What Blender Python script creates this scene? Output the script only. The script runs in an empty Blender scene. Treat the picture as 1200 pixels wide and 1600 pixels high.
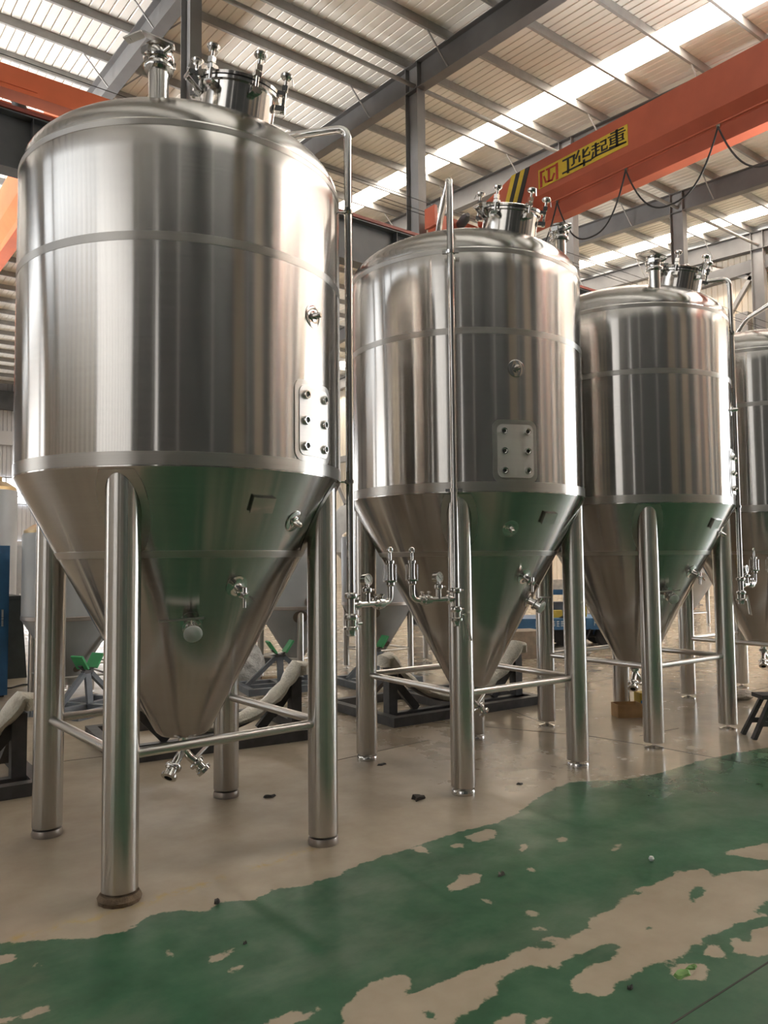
import bpy, bmesh, math, random
import numpy as np
from mathutils import Matrix, Vector
random.seed(7)
PI = math.pi
D = bpy.data
SC = bpy.context.scene
COL = SC.collection

# ------------------------------------------------------------------ camera
F_PX, PITCH, ROLL, YAW = 1227.4, math.radians(3.5), math.radians(-0.557), math.radians(52.68)
cy, sy, cp, sp = math.cos(YAW), math.sin(YAW), math.cos(PITCH), math.sin(PITCH)
fw = Vector((cy*cp, sy*cp, sp)); rt = Vector((sy, -cy, 0)); up = rt.cross(fw)
c, s = math.cos(ROLL), math.sin(ROLL)
r2 = c*rt + s*up; u2 = -s*rt + c*up
cam = D.cameras.new('camera'); cam_o = D.objects.new('camera', cam); COL.objects.link(cam_o)
cam.sensor_fit = 'VERTICAL'; cam.sensor_height = 36; cam.sensor_width = 27
cam.lens = 36*F_PX/1600
cam.clip_end = 500; cam.clip_start = .05
M = Matrix((( r2.x, u2.x, -fw.x, 0), (r2.y, u2.y, -fw.y, 0), (r2.z, u2.z, -fw.z, 1.6), (0, 0, 0, 1)))
cam_o.matrix_world = M
SC.camera = cam_o

# ------------------------------------------------------------------ view, world, lights
SC.view_settings.view_transform = 'Standard'; SC.view_settings.look = 'None'
SC.view_settings.gamma = 1; SC.view_settings.use_curve_mapping = False
SC.view_settings.exposure = 1.33
SC.cycles.use_denoising = True
SC.cycles.max_bounces = 10; SC.cycles.diffuse_bounces = 5; SC.cycles.glossy_bounces = 6
SC.cycles.sample_clamp_indirect = 6
SC.cycles.caustics_reflective = False; SC.cycles.caustics_refractive = False
wd = D.worlds.new('overcast'); SC.world = wd; wd.use_nodes = True
wd.node_tree.nodes['Background'].inputs[0].default_value = (.92, .96, 1, 1)
wd.node_tree.nodes['Background'].inputs[1].default_value = 2.2
SKYLIGHT, WEST_GLOW, NORTH_GLOW, ADDED_HIGH_GLOW = 9.5, .60, 5.0, .5
EAST_GLOW, ADDED_GATE_GLOW, CEIL_FILL = .85, 1.0, 6800.0
def area(name, loc, rot, sx, sy_, w, col=(1, 1, 1)):
    l = D.lights.new(name, 'AREA'); l.shape = 'RECTANGLE'; l.size = sx; l.size_y = sy_; l.energy = w; l.color = col
    o = D.objects.new(name, l); COL.objects.link(o); o.location = loc; o.rotation_euler = rot
    return o
# soft overcast daylight at the east gate and at an unseen west gate added for light,
# plus an upward-tilted fill lamp added at each to brighten the ceiling
def gate(name, x, y, z, h, w, west, glow, fill_w, col):
    area(name + '_daylight', (x, y, z), (0, -PI/2 if west else PI/2, 0), h, w, glow*PI*h*w, col)
    o = area(name + '_ceiling_fill', (x, y, z-1), (0, math.radians(-120 if west else 120), 0), h*.7, w, fill_w, (1, .985, .965))
    o.data.spread = math.radians(56)
gate('east_gate', 29.85, -2, 4, 7.6, 11.5, False, EAST_GLOW, CEIL_FILL*.5, (.96, .98, 1))
gate('added_west_gate', -19.8, 27, 4.2, 8.0, 15.5, True, ADDED_GATE_GLOW, CEIL_FILL*.4, (.97, .985, 1))

# ------------------------------------------------------------------ materials
def new_mat(name):
    m = D.materials.new(name); m.use_nodes = True
    nt = m.node_tree; b = nt.nodes['Principled BSDF']
    return m, nt, b
def N(nt, typ, **kw):
    n = nt.nodes.new(typ)
    for k, v in kw.items():
        if hasattr(n, k) and not k.startswith('i_'): setattr(n, k, v)
    return n
def ramp(nt, fac, stops):
    r = N(nt, 'ShaderNodeValToRGB'); e = r.color_ramp.elements
    while len(e) < len(stops): e.new(.5)
    for i, (p, col) in enumerate(stops): e[i].position = p; e[i].color = (*col, 1) if len(col) == 3 else col
    nt.links.new(fac, r.inputs[0]); return r.outputs[0]
def noise(nt, scale, detail=3, rough=.5, vec=None, stretch=None):
    n = N(nt, 'ShaderNodeTexNoise'); n.inputs['Scale'].default_value = scale
    n.inputs['Detail'].default_value = detail; n.inputs['Roughness'].default_value = rough
    tc = N(nt, 'ShaderNodeTexCoord')
    src = tc.outputs['Object'] if vec is None else vec
    if stretch:
        mp = N(nt, 'ShaderNodeMapping'); mp.inputs['Scale'].default_value = stretch
        nt.links.new(src, mp.inputs[0]); src = mp.outputs[0]
    nt.links.new(src, n.inputs['Vector'])
    return n.outputs['Fac']
def plain(name, col, rough=.5, metal=0., var=.12, scale=6, bump=0., emis=0., spec=.5):
    m, nt, b = new_mat(name)
    b.inputs['Roughness'].default_value = rough; b.inputs['Metallic'].default_value = metal
    b.inputs['Specular IOR Level'].default_value = spec
    f = noise(nt, scale, 4)
    lo = tuple(x*(1-var) for x in col); hi = tuple(min(1, x*(1+var)) for x in col)
    nt.links.new(ramp(nt, f, [(.3, lo), (.7, hi)]), b.inputs['Base Color'])
    if bump:
        bp = N(nt, 'ShaderNodeBump'); bp.inputs['Strength'].default_value = bump; bp.inputs['Distance'].default_value = .02
        nt.links.new(noise(nt, scale*4, 4), bp.inputs['Height']); nt.links.new(bp.outputs[0], b.inputs['Normal'])
    if emis:
        b.inputs['Emission Color'].default_value = (*col, 1); b.inputs['Emission Strength'].default_value = emis
    return m
def steel(name, col=(.60, .583, .56), rough=.165, aniso=1.0, wave=.18, radial=True, streak=.04):
    m, nt, b = new_mat(name)
    b.inputs['Metallic'].default_value = 1
    if radial:
        t = N(nt, 'ShaderNodeTangent'); t.direction_type = 'RADIAL'; t.axis = 'Z'
        nt.links.new(t.outputs[0], b.inputs['Tangent'])
        b.inputs['Anisotropic'].default_value = aniso
        b.inputs['Anisotropic Rotation'].default_value = .25
    f = noise(nt, 1.0, 5, .6, stretch=(1.2, 1.2, 90))
    lo = tuple(x*(1-streak) for x in col); hi = tuple(min(1, x*(1+streak*.6)) for x in col)
    nt.links.new(ramp(nt, f, [(.3, lo), (.7, hi)]), b.inputs['Base Color'])
    r = N(nt, 'ShaderNodeMapRange'); r.inputs['To Min'].default_value = rough*.9; r.inputs['To Max'].default_value = rough*1.12
    nt.links.new(f, r.inputs['Value']); nt.links.new(r.outputs[0], b.inputs['Roughness'])
    if wave:
        bp = N(nt, 'ShaderNodeBump'); bp.inputs['Strength'].default_value = wave; bp.inputs['Distance'].default_value = .012
        nt.links.new(noise(nt, 2.2, 1.5, .4, stretch=(1, 1, .32)), bp.inputs['Height'])
        b2 = N(nt, 'ShaderNodeBump'); b2.inputs['Strength'].default_value = wave*.5; b2.inputs['Distance'].default_value = .0016
        nt.links.new(noise(nt, 1.0, 2, .5, stretch=(17, 17, .22)), b2.inputs['Height']); nt.links.new(bp.outputs[0], b2.inputs['Normal'])
        nt.links.new(b2.outputs[0], b.inputs['Normal'])
    return m
def emit(name, col, st):
    m, nt, b = new_mat(name)
    b.inputs['Base Color'].default_value = (*col, 1); b.inputs['Roughness'].default_value = .5
    f = noise(nt, 1.3, 3, .5, stretch=(3, .25, 1))
    nt.links.new(ramp(nt, f, [(.25, tuple(x*.75 for x in col)), (.75, col)]), b.inputs['Emission Color'])
    b.inputs['Emission Strength'].default_value = st
    return m
MT = dict(
    steel=steel('brushed_steel'),
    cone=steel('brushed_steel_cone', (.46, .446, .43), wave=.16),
    leg=steel('satin_steel_leg', rough=.25, wave=0),
    weld=steel('ground_weld_steel', (.45, .435, .41), .33, .8, 0),
    bar=steel('satin_steel_bar', rough=.28, radial=False, wave=0),
    chrome=steel('polished_steel', (.66, .65, .63), .10, radial=False, wave=0),
    panel=steel('satin_steel_plate', (.72, .70, .675), .52, radial=False, wave=0),
    dark=plain('black_rubber', (.012, .012, .013), .6),
    hole=plain('dark_socket', (.01, .01, .01), .5),
    film=plain('grey_film', (.36, .375, .385), .42, var=.08, scale=3),
    brownpatch=plain('bare_steel_patch', (.20, .17, .145), .35, .6),
    ring=plain('bare_steel_ring', (.36, .32, .29), .35, .7),
    rust=plain('rusty_pad', (.13, .09, .055), .85, var=.4, scale=30, bump=.4),
    glass=None,
    white=plain('white_plastic', (.72, .73, .73), .35),
    dial=plain('gauge_dial', (.75, .74, .70), .4),
    roof=plain('roof_sheet', (.79, .765, .71), .55, var=.07, scale=.8),
    purlin=plain('purlin_paint', (.30, .295, .285), .55, var=.08),
    frame=plain('frame_paint', (.115, .113, .112), .5, var=.12, scale=2),
    column=plain('column_paint', (.20, .197, .195), .45, var=.10, scale=2),
    wall=plain('cream_cladding', (.78, .71, .59), .5, var=.05, scale=.7),
    wallgrey=plain('grey_white_cladding', (.48, .48, .50), .5, var=.05, scale=.7),
    wallbrown=plain('south_cladding_tan', (.27, .225, .18), .55, var=.08, scale=.7),
    walldark=plain('south_cladding', (.07, .075, .08), .55, var=.08, scale=.7),
    beam=plain('runway_beam_paint', (.075, .08, .087), .45, var=.15, scale=2),
    red=plain('crane_red_paint', (.46, .105, .055), .42, var=.10, scale=1.5),
    railred=plain('rail_red_paint', (.23, .05, .035), .5, var=.12),
    orange=plain('crane_orange_paint', (.66, .15, .06), .45, var=.10, scale=1.5),
    yellow=plain('sign_yellow', (.62, .45, .035), .5, var=.08),
    black=plain('sign_black', (.022, .020, .018), .5),
    signred=plain('sign_red', (.48, .045, .03), .5),
    cable=plain('black_cable', (.02, .02, .022), .5),
    darksteel=plain('dark_frame_steel', (.062, .060, .060), .5, var=.3, scale=9),
    bluesteel=plain('blue_grey_frame_steel', (.13, .145, .165), .5, var=.2, scale=9),
    greenpad=plain('green_pad', (.045, .30, .11), .6),
    foam=plain('white_foam_wrap', (.66, .62, .53), .35, var=.12, scale=14, bump=.7),
    plastic=plain('clear_plastic_film', (.62, .61, .58), .22, var=.15, scale=12, bump=.9),
    blue=plain('blue_paint', (.035, .12, .25), .5, var=.15),
    bluedark=plain('dark_blue_paint', (.03, .06, .13), .5),
    darkgreen=plain('dark_green_grey_paint', (.035, .042, .04), .6, var=.2),
    tyre=plain('tyre_rubber', (.016, .016, .017), .8),
    card=plain('cardboard', (.42, .26, .12), .8, var=.12, scale=12),
    cardyel=plain('yellow_carton', (.60, .42, .04), .55),
    cardblue=plain('blue_carton_print', (.02, .20, .42), .55),
    block=plain('brown_concrete_block', (.22, .175, .13), .85, var=.2, scale=10, bump=.2),
    brass=plain('ochre_paint', (.50, .36, .06), .5),
    sack=plain('grey_sack', (.14, .125, .11), .85, var=.25, scale=10, bump=.5),
    rag=plain('off_white_rag', (.55, .50, .44), .9, var=.2, scale=16, bump=.7),
    wood=plain('scrap_wood', (.36, .26, .16), .8, var=.25, scale=14),
    debris=plain('dark_scrap', (.03, .027, .024), .7, var=.4, scale=30),
    leafg=plain('green_paint_chip', (.12, .25, .06), .6, var=.3, scale=25),
    joint=plain('joint_filler', (.05, .045, .04), .9),
    skylight=emit('skylight_sheet', (1, .90, .78), SKYLIGHT),
    westglow=emit('west_glazing', (1, .98, .955), WEST_GLOW),
    northglow=emit('north_glazing', (.95, .97, 1), NORTH_GLOW),
    addedglow=emit('added_high_glazing', (.97, .98, 1), ADDED_HIGH_GLOW),
    gold=plain('golden_top', (.45, .33, .17), .35, .6),
)
gm, nt, b = new_mat('clear_glass'); b.inputs['Transmission Weight'].default_value = 1; b.inputs['Roughness'].default_value = .02
b.inputs['IOR'].default_value = 1.2; b.inputs['Base Color'].default_value = (.95, .95, .95, 1); MT['glass'] = gm

EDGE = [(0.773, 3.727), (0.905, 3.637), (1.094, 3.515), (1.213, 3.502), (1.285, 3.506), (1.353, 3.588), (1.493, 3.543), (1.588, 3.442), (1.688, 3.518), (1.819, 3.413), (1.939, 3.475), (2.056, 3.429), (2.21, 3.405), (2.355, 3.446), (2.632, 3.483), (2.96, 3.492), (3.194, 3.506), (3.458, 3.48), (3.653, 3.506), (4.165, 3.695), (4.519, 3.766), (4.89, 3.547), (5.299, 3.501), (5.829, 3.504), (6.077, 3.484), (6.605, 3.385)]
MARKS = {"bare":[[[1.66,2.278],[1.818,2.494],[1.87,2.482],[1.952,2.447],[1.914,2.362],[1.852,2.342],[1.954,2.335],[2.106,2.325],[2.271,2.317],[2.357,2.313],[2.446,2.309],[2.633,2.317],[2.664,2.257],[2.819,2.263],[2.893,2.32],[2.987,2.306],[3.14,2.332],[3.336,2.382],[3.441,2.346],[3.667,2.367],[3.806,2.309],[3.749,2.223],[3.913,2.196],[4.064,2.075],[3.88,1.922],[3.761,1.925],[3.543,1.904],[3.53,1.853],[3.356,1.892],[3.292,1.886],[3.126,1.907],[3.01,1.895],[2.909,1.875],[2.744,1.911],[2.664,1.913],[2.548,1.916],[2.484,1.883],[2.43,1.885],[2.364,1.978],[2.402,2.032],[2.5,2.043],[2.658,2.042],[2.83,2.107],[2.734,2.131],[2.599,2.154],[2.499,2.136],[2.461,2.089],[2.45,2.159],[2.362,2.214],[2.25,2.226],[2.142,2.154],[2.013,2.123],[1.898,2.114],[1.843,2.086],[1.629,2.165],[1.606,2.205]],[[2.64,2.962],[2.776,3.028],[2.872,2.988],[2.757,2.893],[2.615,2.911]],[[2.694,2.519],[2.747,2.538],[2.756,2.502],[2.709,2.475],[2.676,2.493]],[[2.625,2.409],[2.67,2.404],[2.676,2.369],[2.63,2.368]],[[2.66,2.76],[2.688,2.746],[2.679,2.7],[2.653,2.699]],[[3.183,3.412],[3.315,3.443],[3.408,3.404],[3.286,3.296],[3.175,3.299],[3.143,3.344]],[[2.82,3.465],[2.883,3.458],[2.853,3.341],[2.805,3.392]],[[3.025,3.375],[3.091,3.354],[3.051,3.304],[2.999,3.333]],[[3.555,3.065],[3.614,3.044],[3.568,3.002],[3.522,3.026]],[[3.668,2.782],[3.754,2.788],[3.783,2.777],[3.72,2.753],[3.654,2.757]],[[3.09,2.883],[3.161,2.881],[3.122,2.82],[3.072,2.833]],[[3.282,3.106],[3.364,3.134],[3.355,3.078],[3.253,3.055]],[[3.002,1.834],[3.071,1.846],[3.114,1.829],[3.072,1.785],[3.012,1.777],[2.984,1.809]],[[3.184,1.826],[3.241,1.816],[3.209,1.771],[3.378,1.818],[3.493,1.764],[3.243,1.643],[3.138,1.693],[3.103,1.754]],[[4.02,2.361],[4.174,2.357],[4.315,2.305],[4.522,2.265],[4.217,2.116],[4.134,2.211],[4.094,2.331]],[[1.989,2.018],[2.083,2.017],[2.125,1.989],[2.091,1.95],[2.138,1.949],[2.157,1.922],[2.104,1.904],[2.0,1.939],[1.969,1.999]],[[2.759,1.823],[2.843,1.848],[2.893,1.824],[2.937,1.795],[2.891,1.748],[2.823,1.728],[2.765,1.759],[2.738,1.795]],[[1.417,3.052],[1.475,3.072],[1.519,3.058],[1.493,3.015],[1.441,3.0],[1.412,3.014]],[[1.289,3.221],[1.308,3.219],[1.304,3.165],[1.287,3.155]],[[1.43,2.906],[1.471,2.92],[1.493,2.908],[1.467,2.885],[1.434,2.887]],[[0.641,3.118],[0.72,3.093],[0.809,3.105],[0.801,3.054],[0.7,3.054],[0.633,3.076]],[[0.736,3.599],[0.782,3.589],[0.821,3.545],[0.778,3.516],[0.72,3.521]],[[1.359,2.503],[1.496,2.519],[1.515,2.485],[1.6,2.48],[1.515,2.441],[1.428,2.449],[1.371,2.458]],[[0.831,3.442],[0.853,3.448],[0.858,3.421],[0.833,3.413]],[[1.563,2.342],[1.634,2.397],[1.742,2.47],[1.877,2.491],[1.871,2.453],[1.778,2.361],[1.709,2.288],[1.593,2.261]]],"isl":[[[3.472,2.202],[3.575,2.214],[3.594,2.175],[3.487,2.144],[3.406,2.128]],[[2.517,2.286],[2.579,2.289],[2.595,2.259],[2.524,2.24]],[[1.85,2.226],[1.872,2.221],[1.863,2.179],[1.839,2.165],[1.832,2.195]],[[3.288,2.349],[3.332,2.361],[3.304,2.327],[3.276,2.326]],[[3.002,2.117],[3.031,2.105],[3.019,2.088],[2.992,2.102]]],"yel":[[[0.999,3.719],[1.208,3.703]],[[1.288,3.723],[1.456,3.722]],[[1.468,3.739],[1.639,3.734],[1.805,3.761]],[[1.978,3.781],[2.134,3.789],[2.259,3.819]],[[2.328,3.812],[2.401,3.815]],[[0.835,3.722],[0.892,3.713]]]}
def floor_mat():
    m, nt, b = new_mat('painted_concrete')
    L = nt.links.new
    tc = N(nt, 'ShaderNodeTexCoord'); P = tc.outputs['Object']
    def math_(op, a, bb):
        n = N(nt, 'ShaderNodeMath'); n.operation = op
        for i, x in enumerate((a, bb)):
            if isinstance(x, (int, float)): n.inputs[i].default_value = x
            else: L(x, n.inputs[i])
        return n.outputs[0]
    at = N(nt, 'ShaderNodeAttribute'); at.attribute_name = 'paint'
    ay = N(nt, 'ShaderNodeAttribute'); ay.attribute_name = 'yellow'
    big = noise(nt, .55, 4, .55); mid = noise(nt, 3.2, 5, .6); fine = noise(nt, 24, 5, .65); streak = noise(nt, .9, 4, .5, stretch=(.7, 1.6, 1))
    c1 = ramp(nt, mid, [(.25, (.315, .262, .19)), (.5, (.36, .304, .228)), (.78, (.405, .348, .268))])
    c2 = ramp(nt, streak, [(.25, (.74, .72, .69)), (.68, (1, 1, 1))])
    mx = N(nt, 'ShaderNodeMix'); mx.data_type = 'RGBA'; mx.blend_type = 'MULTIPLY'; mx.inputs[0].default_value = .55
    L(c1, mx.inputs[6]); L(c2, mx.inputs[7])
    g = ramp(nt, mid, [(.22, (.017, .066, .030)), (.5, (.025, .098, .046)), (.8, (.056, .135, .072))])
    gs = ramp(nt, big, [(.35, (.8, .8, .8)), (.65, (1.15, 1.1, 1.1))])
    mg = N(nt, 'ShaderNodeMix'); mg.data_type = 'RGBA'; mg.blend_type = 'MULTIPLY'; mg.inputs[0].default_value = .8
    L(g, mg.inputs[6]); L(gs, mg.inputs[7])
    # worn grey-green film over the paint
    worn = ramp(nt, noise(nt, 1.1, 6, .65, stretch=(1, 1.8, 1)), [(.50, (0, 0, 0)), (.72, (.55, .55, .55))])
    mw = N(nt, 'ShaderNodeMix'); mw.data_type = 'RGBA'; L(worn, mw.inputs[0]); L(mg.outputs[2], mw.inputs[6]); mw.inputs[7].default_value = (.13, .165, .115, 1)
    edge = math_('ADD', at.outputs['Fac'], math_('MULTIPLY', math_('SUBTRACT', noise(nt, 9, 4, .6), .5), .10))
    edge = math_('ADD', edge, math_('MULTIPLY', math_('SUBTRACT', fine, .5), .035))
    k = N(nt, 'ShaderNodeMapRange'); k.inputs['From Min'].default_value = -.004; k.inputs['From Max'].default_value = .006; L(edge, k.inputs['Value'])
    fm = N(nt, 'ShaderNodeMix'); fm.data_type = 'RGBA'; L(k.outputs[0], fm.inputs[0]); L(mx.outputs[2], fm.inputs[6]); L(mw.outputs[2], fm.inputs[7])
    yk = math_('MULTIPLY', ay.outputs['Fac'], ramp(nt, noise(nt, 14, 4, .7), [(.45, (0, 0, 0)), (.62, (1, 1, 1))]))
    fy = N(nt, 'ShaderNodeMix'); fy.data_type = 'RGBA'; L(math_('MULTIPLY', yk, .85), fy.inputs[0]); L(fm.outputs[2], fy.inputs[6]); fy.inputs[7].default_value = (.40, .28, .07, 1)
    dk = ramp(nt, noise(nt, 60, 3, .7), [(.72, (1, 1, 1)), (.78, (.5, .47, .45))])
    fd = N(nt, 'ShaderNodeMix'); fd.data_type = 'RGBA'; fd.blend_type = 'MULTIPLY'; fd.inputs[0].default_value = .35; L(fy.outputs[2], fd.inputs[6]); L(dk, fd.inputs[7])
    L(fd.outputs[2], b.inputs['Base Color'])
    rr = N(nt, 'ShaderNodeMapRange'); rr.inputs['From Min'].default_value = .35; rr.inputs['From Max'].default_value = .7
    rr.inputs['To Min'].default_value = .17; rr.inputs['To Max'].default_value = .44
    L(noise(nt, 2.4, 6, .65), rr.inputs['Value'])
    ag = N(nt, 'ShaderNodeAttribute'); ag.attribute_name = 'gloss'
    L(math_('ADD', rr.outputs[0], math_('SUBTRACT', math_('MULTIPLY', math_('SUBTRACT', 1.0, ag.outputs['Fac']), .26), .10)), b.inputs['Roughness'])
    L(math_('ADD', .36, math_('MULTIPLY', ag.outputs['Fac'], .34)), b.inputs['Specular IOR Level'])
    bp = N(nt, 'ShaderNodeBump'); bp.inputs['Strength'].default_value = .06; bp.inputs['Distance'].default_value = .02
    L(math_('ADD', mid, math_('MULTIPLY', fine, .25)), bp.inputs['Height']); L(bp.outputs[0], b.inputs['Normal'])
    return m
MT['floor'] = floor_mat()

# ------------------------------------------------------------------ mesh helpers
class MB:
    def __init__(self): self.v = []; self.f = []
    def add(self, vs, fs):
        k = len(self.v); self.v += [tuple(p) for p in vs]; self.f += [tuple(i+k for i in q) for q in fs]; return self
    def box(self, cen, size, R=None):
        hx, hy, hz = (q/2 for q in size); R = R or Matrix.Identity(3); cen = Vector(cen)
        vs = [cen + R @ Vector((x*hx, y*hy, z*hz)) for x in (-1, 1) for y in (-1, 1) for z in (-1, 1)]
        return self.add(vs, [(0, 1, 3, 2), (4, 6, 7, 5), (0, 4, 5, 1), (2, 3, 7, 6), (0, 2, 6, 4), (1, 5, 7, 3)])
    def bar(self, a, b_, w, h):                    # box from a to b_, w across (horizontal), h tall
        a, b_ = Vector(a), Vector(b_); d = b_-a; L_ = d.length; z = d.normalized()
        x = z.cross(Vector((0, 0, 1)))
        if x.length < 1e-4: x = Vector((1, 0, 0))
        x.normalize(); y = x.cross(z)
        R = Matrix((x, y, z)).transposed()
        return self.box((a+b_)/2, (w, h, L_), R)
    def prism(self, poly, f3, a0, a1):             # poly of 2D points, f3(p, a) -> 3D
        n = len(poly)
        vs = [f3(p, a0) for p in poly] + [f3(p, a1) for p in poly]
        fs = [(i, (i+1) % n, n+(i+1) % n, n+i) for i in range(n)] + [tuple(range(n))[::-1], tuple(range(n, 2*n))]
        return self.add(vs, fs)
    def sweep(self, pts, r, n=12, cap=True, flat=None):
        pts = [Vector(p) for p in pts]; rs = r if isinstance(r, (list, tuple)) else [r]*len(pts)
        t0 = (pts[1]-pts[0]).normalized(); u = t0.orthogonal().normalized()
        if flat is not None: u = (Vector(flat) - t0*t0.dot(Vector(flat))).normalized()
        vs = []; prev = t0
        for i, p in enumerate(pts):
            t = ((pts[min(i+1, len(pts)-1)]-pts[max(i-1, 0)])).normalized()
            q = prev.rotation_difference(t); u = q @ u; prev = t; w = t.cross(u)
            for k in range(n):
                a = 2*PI*k/n; ri = rs[i]
                ra, rb_ = ri if isinstance(ri, tuple) else (ri, ri)
                vs.append(p + u*math.cos(a)*ra + w*math.sin(a)*rb_)
        m = len(pts); fs = []
        for i in range(m-1):
            for k in range(n): fs.append((i*n+k, i*n+(k+1) % n, (i+1)*n+(k+1) % n, (i+1)*n+k))
        if cap: fs += [tuple(range(n))[::-1], tuple((m-1)*n+k for k in range(n))]
        return self.add(vs, fs)
    def tube(self, a, b_, r, n=14): return self.sweep([a, b_], r, n)
    def lathe(self, prof, n=32, M_=None, close=False):
        M_ = M_ or Matrix.Identity(4); vs = []; rows = []
        for r, z in prof:
            if r < 1e-6: rows.append([len(vs)]); vs.append(M_ @ Vector((0, 0, z)))
            else:
                rows.append(list(range(len(vs), len(vs)+n)))
                vs += [M_ @ Vector((r*math.cos(2*PI*k/n), r*math.sin(2*PI*k/n), z)) for k in range(n)]
        fs = []
        for a, b_ in zip(rows, rows[1:]):
            for k in range(n):
                if len(a) == 1 and len(b_) == 1: continue
                if len(a) == 1: fs.append((a[0], b_[(k+1) % n], b_[k]))
                elif len(b_) == 1: fs.append((a[k], a[(k+1) % n], b_[0]))
                else: fs.append((a[k], a[(k+1) % n], b_[(k+1) % n], b_[k]))
        return self.add(vs, fs)
    def mesh(self, name, mat, smooth=True):
        me = D.meshes.new(name); me.from_pydata(self.v, [], self.f); me.validate()
        bm = bmesh.new(); bm.from_mesh(me); bmesh.ops.recalc_face_normals(bm, faces=bm.faces); bm.to_mesh(me); bm.free()
        me.materials.append(MT[mat])
        if smooth:
            me.polygons.foreach_set('use_smooth', [True]*len(me.polygons)); me.set_sharp_from_angle(angle=math.radians(38))
        me.update(); return me
    def build(self, name, mat, parent=None, smooth=True):
        return link(name, self.mesh(name, mat, smooth), parent)
def link(name, me, parent=None):
    o = D.objects.new(name, me); COL.objects.link(o)
    if parent: o.parent = parent
    return o
def thing(name, label, cat, loc=(0, 0, 0), rz=0, group=None):
    o = D.objects.new(name, None); COL.objects.link(o); o.location = loc; o.rotation_euler = (0, 0, rz); o.empty_display_size = .2
    o['label'] = label; o['category'] = cat
    if group: o['group'] = group
    return o
def tag(o, label, cat, group=None):
    o['label'] = label; o['category'] = cat
    if group: o['group'] = group
    return o
def struct(o): o['kind'] = 'structure'; return o
def frame_m(p, z, x=None):                        # matrix at p with +Z along z
    z = Vector(z).normalized(); x = Vector(x) if x is not None else z.orthogonal()
    x = (x - z*z.dot(x)).normalized(); y = z.cross(x)
    m = Matrix((x, y, z)).transposed().to_4x4(); m.translation = Vector(p); return m
def bend(pts, rad=.05, seg=5):                    # rounds the corners of a polyline
    pts = [Vector(p) for p in pts]; out = [pts[0]]
    for a, b_, c_ in zip(pts, pts[1:], pts[2:]):
        d1 = (a-b_); d2 = (c_-b_); r = min(rad, d1.length*.45, d2.length*.45)
        p0 = b_ + d1.normalized()*r; p1 = b_ + d2.normalized()*r
        for k in range(seg+1):
            t = k/seg; out.append((1-t)**2*p0 + 2*t*(1-t)*b_ + t*t*p1)
    out.append(pts[-1]); return out
LOGO = [(0.032, 0.87, 0.032, 0.047, 0.0323), (0.032, 0.835, 0.075, 0.829, 0.0237), (0.097, 0.826, 0.215, 0.82, 0.0237), (0.129, 0.782, 0.129, 0.139, 0.0323), (0.068, 0.535, 0.086, 0.242, 0.0215), (0.083, 0.2, 0.167, 0.138, 0.0258), (0.161, 0.111, 0.194, 0.429, 0.0258), (0.226, 0.883, 0.226, 0.057, 0.0323)]
STROKES = [(0.296, 0.836, 0.441, 0.828, 0.0258), (0.357, 0.772, 0.357, 0.09, 0.028), (0.425, 0.852, 0.425, 0.416, 0.0258), (0.425, 0.416, 0.398, 0.373, 0.0215), (0.291, 0.198, 0.533, 0.198, 0.0237), (0.484, 0.953, 0.447, 0.608, 0.0237), (0.488, 0.656, 0.488, 0.366, 0.0258), (0.589, 0.859, 0.538, 0.657, 0.0215), (0.533, 0.886, 0.533, 0.477, 0.0258), (0.529, 0.511, 0.6, 0.475, 0.0215), (0.6, 0.465, 0.602, 0.604, 0.0172), (0.49, 0.202, 0.617, 0.172, 0.0237), (0.538, 0.344, 0.538, 0.046, 0.028), (0.63, 0.791, 0.705, 0.782, 0.0183), (0.624, 0.637, 0.716, 0.638, 0.0183), (0.67, 0.874, 0.67, 0.222, 0.0258), (0.67, 0.46, 0.707, 0.454, 0.0161), (0.643, 0.484, 0.626, 0.188, 0.0215), (0.621, 0.2, 0.673, 0.234, 0.0215), (0.667, 0.236, 0.985, 0.183, 0.0215), (0.721, 0.791, 0.783, 0.79, 0.0194), (0.776, 0.805, 0.776, 0.579, 0.0215), (0.729, 0.594, 0.778, 0.574, 0.0161), (0.735, 0.602, 0.735, 0.356, 0.0215), (0.732, 0.34, 0.793, 0.341, 0.0215), (0.791, 0.346, 0.791, 0.45, 0.0151), (0.829, 0.942, 0.963, 0.912, 0.0183), (0.802, 0.816, 0.98, 0.758, 0.0172), (0.829, 0.726, 0.829, 0.424, 0.0194), (0.953, 0.675, 0.953, 0.386, 0.0194), (0.818, 0.68, 0.963, 0.641, 0.0151), (0.826, 0.535, 0.958, 0.514, 0.0151), (0.818, 0.425, 0.966, 0.38, 0.0151), (0.893, 0.989, 0.893, 0.183, 0.028), (0.813, 0.296, 0.985, 0.183, 0.0172)]

# ================================================================== the setting
ROOF_A, ROOF_B, RIDGE, Y0, Y1, X0, X1 = 13.4, .065, 27.0, -10.0, 55.0, -20.0, 30.0
def roof_z(y): return ROOF_A + ROOF_B*y if y <= RIDGE else ROOF_A + ROOF_B*(2*RIDGE - y)

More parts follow.
